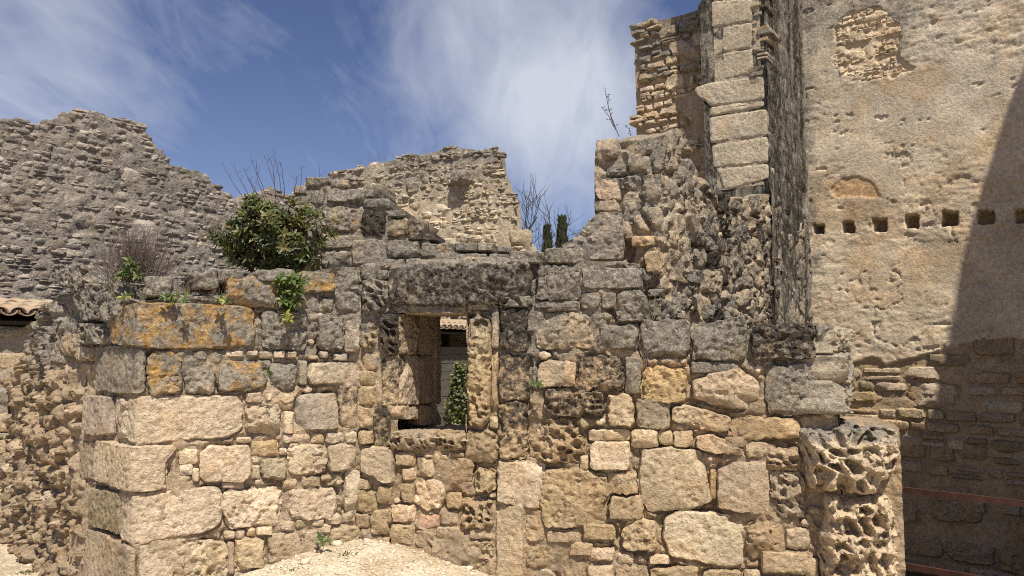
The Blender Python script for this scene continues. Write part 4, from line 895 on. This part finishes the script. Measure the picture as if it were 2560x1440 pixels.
# ------------------------------------------------------------------ plants
m_leaf, t, b = principled('leaf'); lc = attr(t, 'tint').outputs['Color']
t.put(b.inputs['Base Color'], lc); b.inputs['Roughness'].default_value = .42; b.inputs['Specular IOR Level'].default_value = .4
tr_ = t.add('ShaderNodeBsdfTranslucent'); t.put(tr_.inputs[0], t.mix(1, lc, (1.2, 1.3, .6), 'MULTIPLY')); mx = t.add('ShaderNodeMixShader'); mx.inputs[0].default_value = .22
t.l.new(b.outputs[0], mx.inputs[1]); t.l.new(tr_.outputs[0], mx.inputs[2]); t.l.new(mx.outputs[0], [n for n in t.n if n.type == 'OUTPUT_MATERIAL'][0].inputs[0])
m_twig, t, b = principled('twig'); t.put(b.inputs['Base Color'], attr(t, 'tint').outputs['Color'])
def unit(v): return v / max(np.linalg.norm(v), 1e-9)
def leaf_geo(p, d, n, l, w_, tint, curl=.12, fold=.22):
    d = unit(d); s = unit(np.cross(d, n)); n = np.cross(s, d)
    V = [p, p + d * l * .33 + s * w_ * .5 + n * w_ * fold, p + d * l * .33 - n * curl * l * .1, p + d * l * .33 - s * w_ * .5 + n * w_ * fold,
         p + d * l * .72 + s * w_ * .40 + n * (w_ * fold - curl * l * .5), p + d * l * .72 - n * curl * l * .55, p + d * l * .72 - s * w_ * .40 + n * (w_ * fold - curl * l * .5), p + d * l - n * curl * l * 1.1]
    return Geo(V, [[1, 4, 5, 2], [2, 5, 6, 3]], [[0, 1, 2], [0, 2, 3], [4, 7, 5], [5, 7, 6]], tint)
def tube(pts, r0, r1, tint, n=4):
    pts = np.asarray(pts, float); m_ = len(pts); V = []
    for i in range(m_):
        d = unit(pts[min(i + 1, m_ - 1)] - pts[max(i - 1, 0)]); a = unit(np.cross(d, (.3, .9, .2))); c = np.cross(d, a); rad = r0 + (r1 - r0) * i / (m_ - 1)
        for k in range(n): an = 6.2832 * k / n; V.append(pts[i] + (a * math.cos(an) + c * math.sin(an)) * rad)
    Q = [[i * n + k, i * n + (k + 1) % n, (i + 1) * n + (k + 1) % n, (i + 1) * n + k] for i in range(m_ - 1) for k in range(n)]
    return Geo(V, Q, None, tint)
def curve(p, d, l, r, n=5, bend=.25, up=.0):
    pts = [p]; d = unit(d)
    for _ in range(n):
        d = unit(d + np.array([r.gauss(0, bend), r.gauss(0, bend), r.gauss(0, bend) + up]) * .5); pts.append(pts[-1] + d * l / n)
    return np.array(pts), d
GREEN = [(.060, .080, .020), (.085, .102, .028), (.115, .118, .038), (.050, .062, .02), (.145, .13, .045)]
# evergreen bush growing on the wall
r = random.Random(5)
bc = at(675, 590, 6.22); br_ = np.array([.49, .30, .35])
bush = thing('evergreen_bush', 'dark green bush with bare whippy twigs growing out of the wall top', 'bush', tuple(at(680, 672, 6.25)))
lv_, tw = [], []
base = at(685, 668, 6.28)
for i in range(430):
    while True:
        q = np.array([r.uniform(-1, 1) for _ in range(3)])
        if .25 < q @ q < 1.0: break
    if q[2] > .25 and abs(q[0]) > .75: continue
    tip = bc + q * br_ * (.86 + .30 * r.random() * r.random() + .19 * math.sin(q[0] * 7 + q[2] * 5)) + np.array([0, 0, -.05 * abs(q[0])])
    if q[2] < -.6 and r.random() < .35: continue
    if i % 2 == 0: tw.append(tube([base + (tip - base) * k + np.array([0, 0, .06 * math.sin(k * 3.1)]) for k in (0, .35, .7, 1)], .006, .0025, (.10, .07, .05), 4))
    out_d = unit((tip - bc) / br_ + np.array([0, -.25, .5])); ph0 = r.random() * 6.28
    g0 = r.choice(GREEN); n_ = r.randint(6, 10)
    a = unit(np.cross(out_d, (.2, .1, .95))); c = np.cross(out_d, a)
    for k in range(n_):
        an = ph0 + k * 2.4; sp = .5 + .55 * r.random(); d = out_d * (1 - sp * .5) + (a * math.cos(an) + c * math.sin(an)) * sp
        kk = r.uniform(.75, 1.35); lv_.append(leaf_geo(tip + out_d * (k * .006 - .03), d, out_d, r.uniform(.042, .088), r.uniform(.015, .028), np.array(g0) * kk, r.uniform(.05, .35)))
emit(join(lv_), 'foliage', bush, m_leaf, 'stuff'); emit(join(tw), 'branches', bush, m_twig, 'stuff')
for (x0, y0, x1, y1, x2, y2) in ((640, 540, 585, 470, 556, 408), (650, 530, 600, 450, 583, 410), (655, 520, 625, 450, 608, 415), (670, 520, 640, 440, 627, 392), (672, 505, 645, 450, 640, 412), (695, 500, 678, 430, 661, 392), (690, 505, 684, 430, 676, 396), (705, 500, 695, 430, 683, 370), (712, 490, 707, 440, 704, 405), (740, 510, 757, 450, 752, 412), (790, 520, 804, 460, 797, 415), (640, 560, 575, 530, 535, 500), (625, 580, 560, 555, 510, 545), (615, 600, 545, 570, 505, 560), (800, 540, 812, 500, 814, 470), (655, 500, 632, 465, 617, 445), (730, 500, 741, 470, 742, 440)):
    p0, p1, p2 = at(x0, y0, 6.22 + r.uniform(-.15, .1)), at(x1, y1, 6.2), at(x2, y2, 6.2 + r.uniform(-.1, .1)); ts = np.linspace(0, 1, 8)[:, None]
    pts = p0 * (1 - ts) ** 2 + 2 * p1 * ts * (1 - ts) + p2 * ts ** 2; pts = pts + np.array([[r.gauss(0, .004), 0, r.gauss(0, .003)] for _ in range(8)])
    g = [tube(pts, .0040, .0014, (.075, .055, .045), 4)]
    for _ in range(r.randint(1, 4)):
        k = r.randint(3, 6); q, _d = curve(pts[k], np.array([r.uniform(-1, 1), 0, 1.]), r.uniform(.03, .09), r, 3); g.append(tube(q, .0016, .001, (.08, .06, .05), 3))
    emit(join(g), 'bare_twig', bush, m_twig)
# dry twiggy shrub
shrub = thing('dry_shrub', 'leafless grey-purple twiggy shrub on the wall top left of the green bush', 'shrub', tuple(at(335, 705, 5.6)))
g = []; lv_ = []
for i in range(270):
    p = at(r.gauss(335, 30), 704 + r.uniform(-6, 6), 5.6 + r.uniform(-.16, .16)); an = r.gauss(0, .55)
    pts, d = curve(p, np.array([math.sin(an), r.gauss(0, .4), math.cos(an)]), r.uniform(.18, .46) * (1 - .25 * abs(an)), r, 5, .22, .05); g.append(tube(pts, .0030, .0014, np.array([.15, .125, .105]) * r.uniform(.7, 1.3), 3))
    for _ in range(3):
        k = r.randint(2, 4); q, _d = curve(pts[k], d + np.array([r.gauss(0, .6), r.gauss(0, .6), .2]), r.uniform(.05, .14), r, 3); g.append(tube(q, .0015, .0009, np.array([.18, .135, .125]) * r.uniform(.7, 1.3), 3))
emit(join(g), 'twigs', shrub, m_twig, 'stuff')
leaf_me = [make_mesh('leaf', x.V, [x.Q, x.T], m_leaf, x.tint) for x in (leaf_geo(np.zeros(3), np.array([0, 1., 0]), Zv, 1, .42, c_, .25) for c_ in ((.06, .10, .02), (.085, .125, .03), (.12, .15, .035)))]
yel_me = make_mesh('leaf', leaf_geo(np.zeros(3), np.array([0, 1., 0]), Zv, 1, .42, (.30, .28, .06), .25).V, [leaf_geo(np.zeros(3), np.array([0, 1., 0]), Zv, 1, .42, (0, 0, 0)).Q, leaf_geo(np.zeros(3), np.array([0, 1., 0]), Zv, 1, .42, (0, 0, 0)).T], m_leaf, np.array([.30, .28, .06]))
def put_leaf(par, p, d, n, l, me):
    o = link('leaf', me, par, tuple(p)); d = unit(np.asarray(d, float)); s = unit(np.cross(d, n)); nn = np.cross(s, d)
    o.rotation_mode = 'QUATERNION'; o.rotation_quaternion = Matrix(np.array([s, d, nn]).T.tolist()).to_quaternion(); o.scale = (l, l, l)
def sprout(name, label, cat, px, py, Y, tips, ll, nl, stem=True, yellow=0.0, grp=None):
    root = at(px, py, Y); th_ = thing(name, label, cat, tuple(root), grp)
    for (tx, ty) in tips:
        tip = at(tx, ty, Y - .05 + r.uniform(-.04, .02)); 
        if stem: emit(tube([root, (root + tip) / 2 + np.array([0, -.02, 0]), tip], .003, .002, (.10, .12, .04), 4), 'stem', th_, m_twig)
        ph = r.random() * 6.28
        for k in range(nl):
            an = ph + k * 2.4; d = np.array([math.cos(an) * .8, -.45 + .4 * math.sin(an), .55 * math.sin(an) + .1])
            put_leaf(th_, tip, d, np.array([0, -.6, .8]) + np.array([r.gauss(0, .2) for _ in range(3)]), ll * r.uniform(.75, 1.2), yel_me if r.random() < yellow else r.choice(leaf_me))
    return th_
sprout('hanging_plant', 'glossy green plant hanging down the wall below the bush', 'plant', 722, 690, 5.72, [(705, 702), (730, 698), (752, 705), (715, 722), (740, 728), (725, 745), (712, 752), (738, 756), (722, 772)], .078, 8)
sprout('hanging_plant', 'yellowing leaf tuft at the lower tip of the hanging plant', 'plant', 722, 778, 5.66, [(716, 790), (724, 800)], .065, 6, True, .75)
sprout('leafy_sprout', 'green leaves sprouting at the foot of the dry shrub', 'plant', 330, 695, 5.45, [(315, 680), (335, 668), (345, 690), (322, 655), (305, 690)], .06, 6)
sprout('leafy_sprout', 'low green rosette on the wall top above the orange lichened block', 'plant', 438, 755, 5.28, [(415, 745), (440, 738), (462, 748), (430, 752)], .05, 6, False)
sprout('leafy_sprout', 'small pale green sprout at the left end of the lichened block', 'plant', 312, 755, 5.35, [(312, 746), (318, 740)], .055, 4, False, .5)
sprout('leafy_sprout', 'small yellow-green sprout left of the hanging plant, by the lichened boulder', 'plant', 557, 765, 5.40, [(552, 750), (565, 752)], .05, 6, False, .4)
sprout('leafy_sprout', 'little green plant growing from the wall foot above the gravel', 'plant', 808, 1366, 5.78, [(800, 1345), (818, 1348), (808, 1356)], .055, 4)
sprout('leafy_sprout', 'tiny green weed in a joint right of the window', 'plant', 1342, 968, 5.62, [(1336, 958), (1348, 960)], .045, 5)
sprout('leafy_sprout', 'tiny green weed in a joint below the orange lichen', 'plant', 670, 940, 5.50, [(668, 930), (672, 938)], .025, 6, False)
# grass and weeds on the crest and in the gravel
def tuft(name, label, p, n, l, spread, tint):
    g = []
    for _ in range(n):
        q, d = curve(p + np.array([r.gauss(0, spread), r.gauss(0, spread * .5), 0]), np.array([r.gauss(0, .4), r.gauss(0, .3), 1.]), l * r.uniform(.5, 1.2), r, 4, .2); g.append(tube(q, .0016, .0007, np.array(tint) * r.uniform(.7, 1.3), 3))
    o = emit(join(g), name, None, m_twig); return tag(o, label, 'grass')
tuft('dry_grass', 'dry grass tuft on the ledge left of the lichened boulder', at(500, 735, 5.5), 110, .10, .09, (.26, .21, .13))
tuft('dry_grass', 'dry grass on the ledge between the shrub and the lichened block', at(390, 748, 5.35), 90, .09, .09, (.24, .20, .12))
tuft('dry_grass', 'dry stalks beside the shrub on the wall end', at(300, 745, 5.45), 40, .14, .05, (.30, .24, .16))
tuft('dry_grass', 'thin grass growing behind the grey block in front of the rough wall', at(1625, 800, 5.75), 12, .26, .03, (.26, .24, .14))
tuft('dry_grass', 'small grass tufts along the crest of the middle wall', at(930, 412, 19.6), 60, .35, .5, (.16, .16, .10))
def weed(label, px, py, Y, n, s):
    g = [leaf_geo(at(px, py, Y) + np.array([r.gauss(0, s), r.gauss(0, s), .003]), np.array([r.gauss(0, 1), r.gauss(0, 1), .5]), Zv, r.uniform(.014, .03), .009, np.array(r.choice(GREEN)) * 1.3) for _ in range(n)]
    tag(emit(join(g), 'ground_weed', None, m_leaf), label, 'weed')
def on_ground(px, py):
    d = ray(px, py); tt = 5.
    for _ in range(30): p = np.array([0, 0, EYE]) + d * tt; tt += (ground_z(p[:1], p[1:2])[0] - p[2]) / d[2]
    return p
for lb, px, py, n in (('tiny green weed in the gravel under the window', 870, 1385, 40), ('tiny green weed in the gravel left of centre, lowest', 730, 1425, 16), ('green weed patch in the gravel at the bottom left', 70, 1432, 60)):
    p = on_ground(px, py); weed(lb, px, py, p[1], n, .035)
# stalk with seed heads on the rough wall
stalk = thing('seed_stalk', 'thin leafless stalk with dark seed heads on the rough wall top', 'plant', tuple(at(1548, 342, 6.5)))
for pts in (((1548, 342), (1535, 310), (1522, 275), (1512, 218)), ((1535, 318), (1522, 290), (1506, 270)), ((1540, 325), (1528, 296), (1520, 262), (1521, 240)), ((1577, 340), (1574, 330), (1572, 320))):
    P_ = np.array([at(x, y, 6.5) for x, y in pts]); emit(tube(P_, .0035, .002, (.07, .055, .045), 4), 'stem', stalk, m_twig)
    for _ in range(7):
        k = r.randint(1, len(P_) - 1); q = P_[k] + (P_[k - 1] - P_[k]) * r.random() * .7; e_ = q + np.array([r.uniform(-.03, .03), r.uniform(-.02, .02), r.uniform(.0, .03)])
        emit(join([tube([q, e_], .001, .001, (.08, .06, .05), 3), blob_geo(e_, .006, r.randint(0, 999), (.07, .05, .04))]), 'seed_head', stalk, m_twig)
# ivy in front of the boards
ivy = thing('ivy_bush', 'green ivy bush in front of the grey boards, seen through the window', 'bush', tuple(at(1150, 1100, 13.2)))
lv_ = []
for i in range(1500):
    f = r.random(); y = 908 + 180 * f; hw = 8 + 40 * f ** .9; p = at(1150 + r.uniform(-hw, hw), y, 13.2 + r.uniform(-.4, .4)); lv_.append(leaf_geo(p, np.array([r.gauss(0, 1), r.gauss(0, .6) - .3, r.gauss(0, .7) - .3]), np.array([r.gauss(0, .4), -.8, .6]), r.uniform(.05, .09), r.uniform(.04, .07), np.array(r.choice(GREEN)) * r.uniform(.7, 1.5)))
emit(join(lv_), 'foliage', ivy, m_leaf, 'stuff'); emit(tube([at(1150, 1110, 13.3), at(1152, 1000, 13.3), at(1150, 905, 13.3)], .03, .008, (.1, .08, .06), 5), 'stem', ivy, m_twig)

# ------------------------------------------------------------------ trees beyond
def bare_tree(label, px, Y, htop, seed, spread=1.0):
    rr = random.Random(seed); p0 = at(px, 700, Y); p0[2] = -.3; th_ = thing('bare_tree', label, 'tree', tuple(p0), 'bare trees beyond the gap'); g = []; trunk = []
    H_ = at(px, htop, Y)[2] + .3
    def grow(p, d, l, rad, lev, store):
        pts, d2 = curve(p, d, l, rr, 5, .22, .04); store.append(tube(pts, rad, rad * .6, np.array([.085, .070, .062]) * rr.uniform(.8, 1.2), 5 if lev < 2 else 3))
        if lev >= 5: return
        for _ in range(rr.choice((3, 3, 4)) if lev else 6):
            k = rr.randint(2, 5); a = np.array([rr.gauss(0, .6) * spread, rr.gauss(0, .6), rr.uniform(.2, .9)]); grow(pts[k], unit(d2 + a), l * rr.uniform(.6, .82), max(rad * .58, .011), lev + 1, g)
    grow(p0, np.array([0, 0, 1.]), H_ * .40, .15, 0, trunk)
    emit(trunk[0], 'trunk', th_, m_twig); emit(join(g), 'crown', th_, m_twig, 'stuff')
bare_tree('bare branching tree in the gap, left of the cypresses', 1330, 34, 492, 11, 1.3)
bare_tree('bare tree behind the cypresses at the right of the gap', 1440, 36, 515, 12, 1.2)
def cypress(label, px, Y, ytop, w_px, seed):
    rr = random.Random(seed); top_ = at(px, ytop, Y); p0 = top_.copy(); p0[2] = -.3; th_ = thing('cypress_tree', label, 'tree', tuple(p0), 'cypresses beyond the gap'); H_ = top_[2] + .3; rad = w_px / F * Y
    emit(tube([p0, p0 + Zv * H_ * .9], .12, .03, (.09, .07, .05), 6), 'trunk', th_, m_twig); g = []
    for i in range(2600):
        f = rr.random() ** .8; rr_ = rad * min(1, (1 - f) * 2.4 + .10) * (.45 + .6 * rr.random()); a = rr.random() * 6.28; p = p0 + np.array([math.cos(a) * rr_, math.sin(a) * rr_, H_ * (.08 + .92 * f)])
        g.append(leaf_geo(p, np.array([math.cos(a) * .35 + rr.gauss(0, .2), math.sin(a) * .35, 1.]), np.array([math.cos(a), math.sin(a), .2]), rr.uniform(.2, .42), .11, np.array([.05, .056, .026]) * rr.uniform(.6, 1.5)))
    emit(join(g), 'crown', th_, m_leaf, 'stuff')
cypress('taller dark cypress standing in the gap between the walls', 1405, 30, 556, 19, 3)
cypress('shorter slim cypress left of the taller one in the gap', 1368, 32, 578, 12, 4)

# ------------------------------------------------------------------ railing
m_rail, t, b = principled('rust_brown_paint'); Pn = t.add('ShaderNodeNewGeometry').outputs['Position']
t.put(b.inputs['Base Color'], t.mix(t.mr(t.noise(Pn, 14, 5, .6), .35, .7), (.038, .016, .011), (.075, .030, .021))); b.inputs['Roughness'].default_value = .55; b.inputs['Specular IOR Level'].default_value = .35
A_ = at(2190, 1216, 6.1); B_ = at(2560, 1258, 5.45); B_[2] = A_[2]; ax = unit(B_ - A_); ay = np.array([-ax[1], ax[0], 0])
rail = thing('railing', 'rust brown flat bar railing in the shade behind the honeycombed pier', 'railing', (A_[0], A_[1], -1.15))
for zz_ in (A_[2], A_[2] - .585): emit(box(np.array([A_[0], A_[1], zz_ - .028]), ax, ay, Zv, 3.0, .03, .045), 'rail', rail, m_rail, smooth=False)
for s_ in (-.05, 1.45, 2.95): emit(box(np.array([A_[0], A_[1], -1.2]) + ax * s_ + ay * .031, ax, ay, Zv, .045, .045, A_[2] + 1.22), 'post', rail, m_rail, smooth=False)
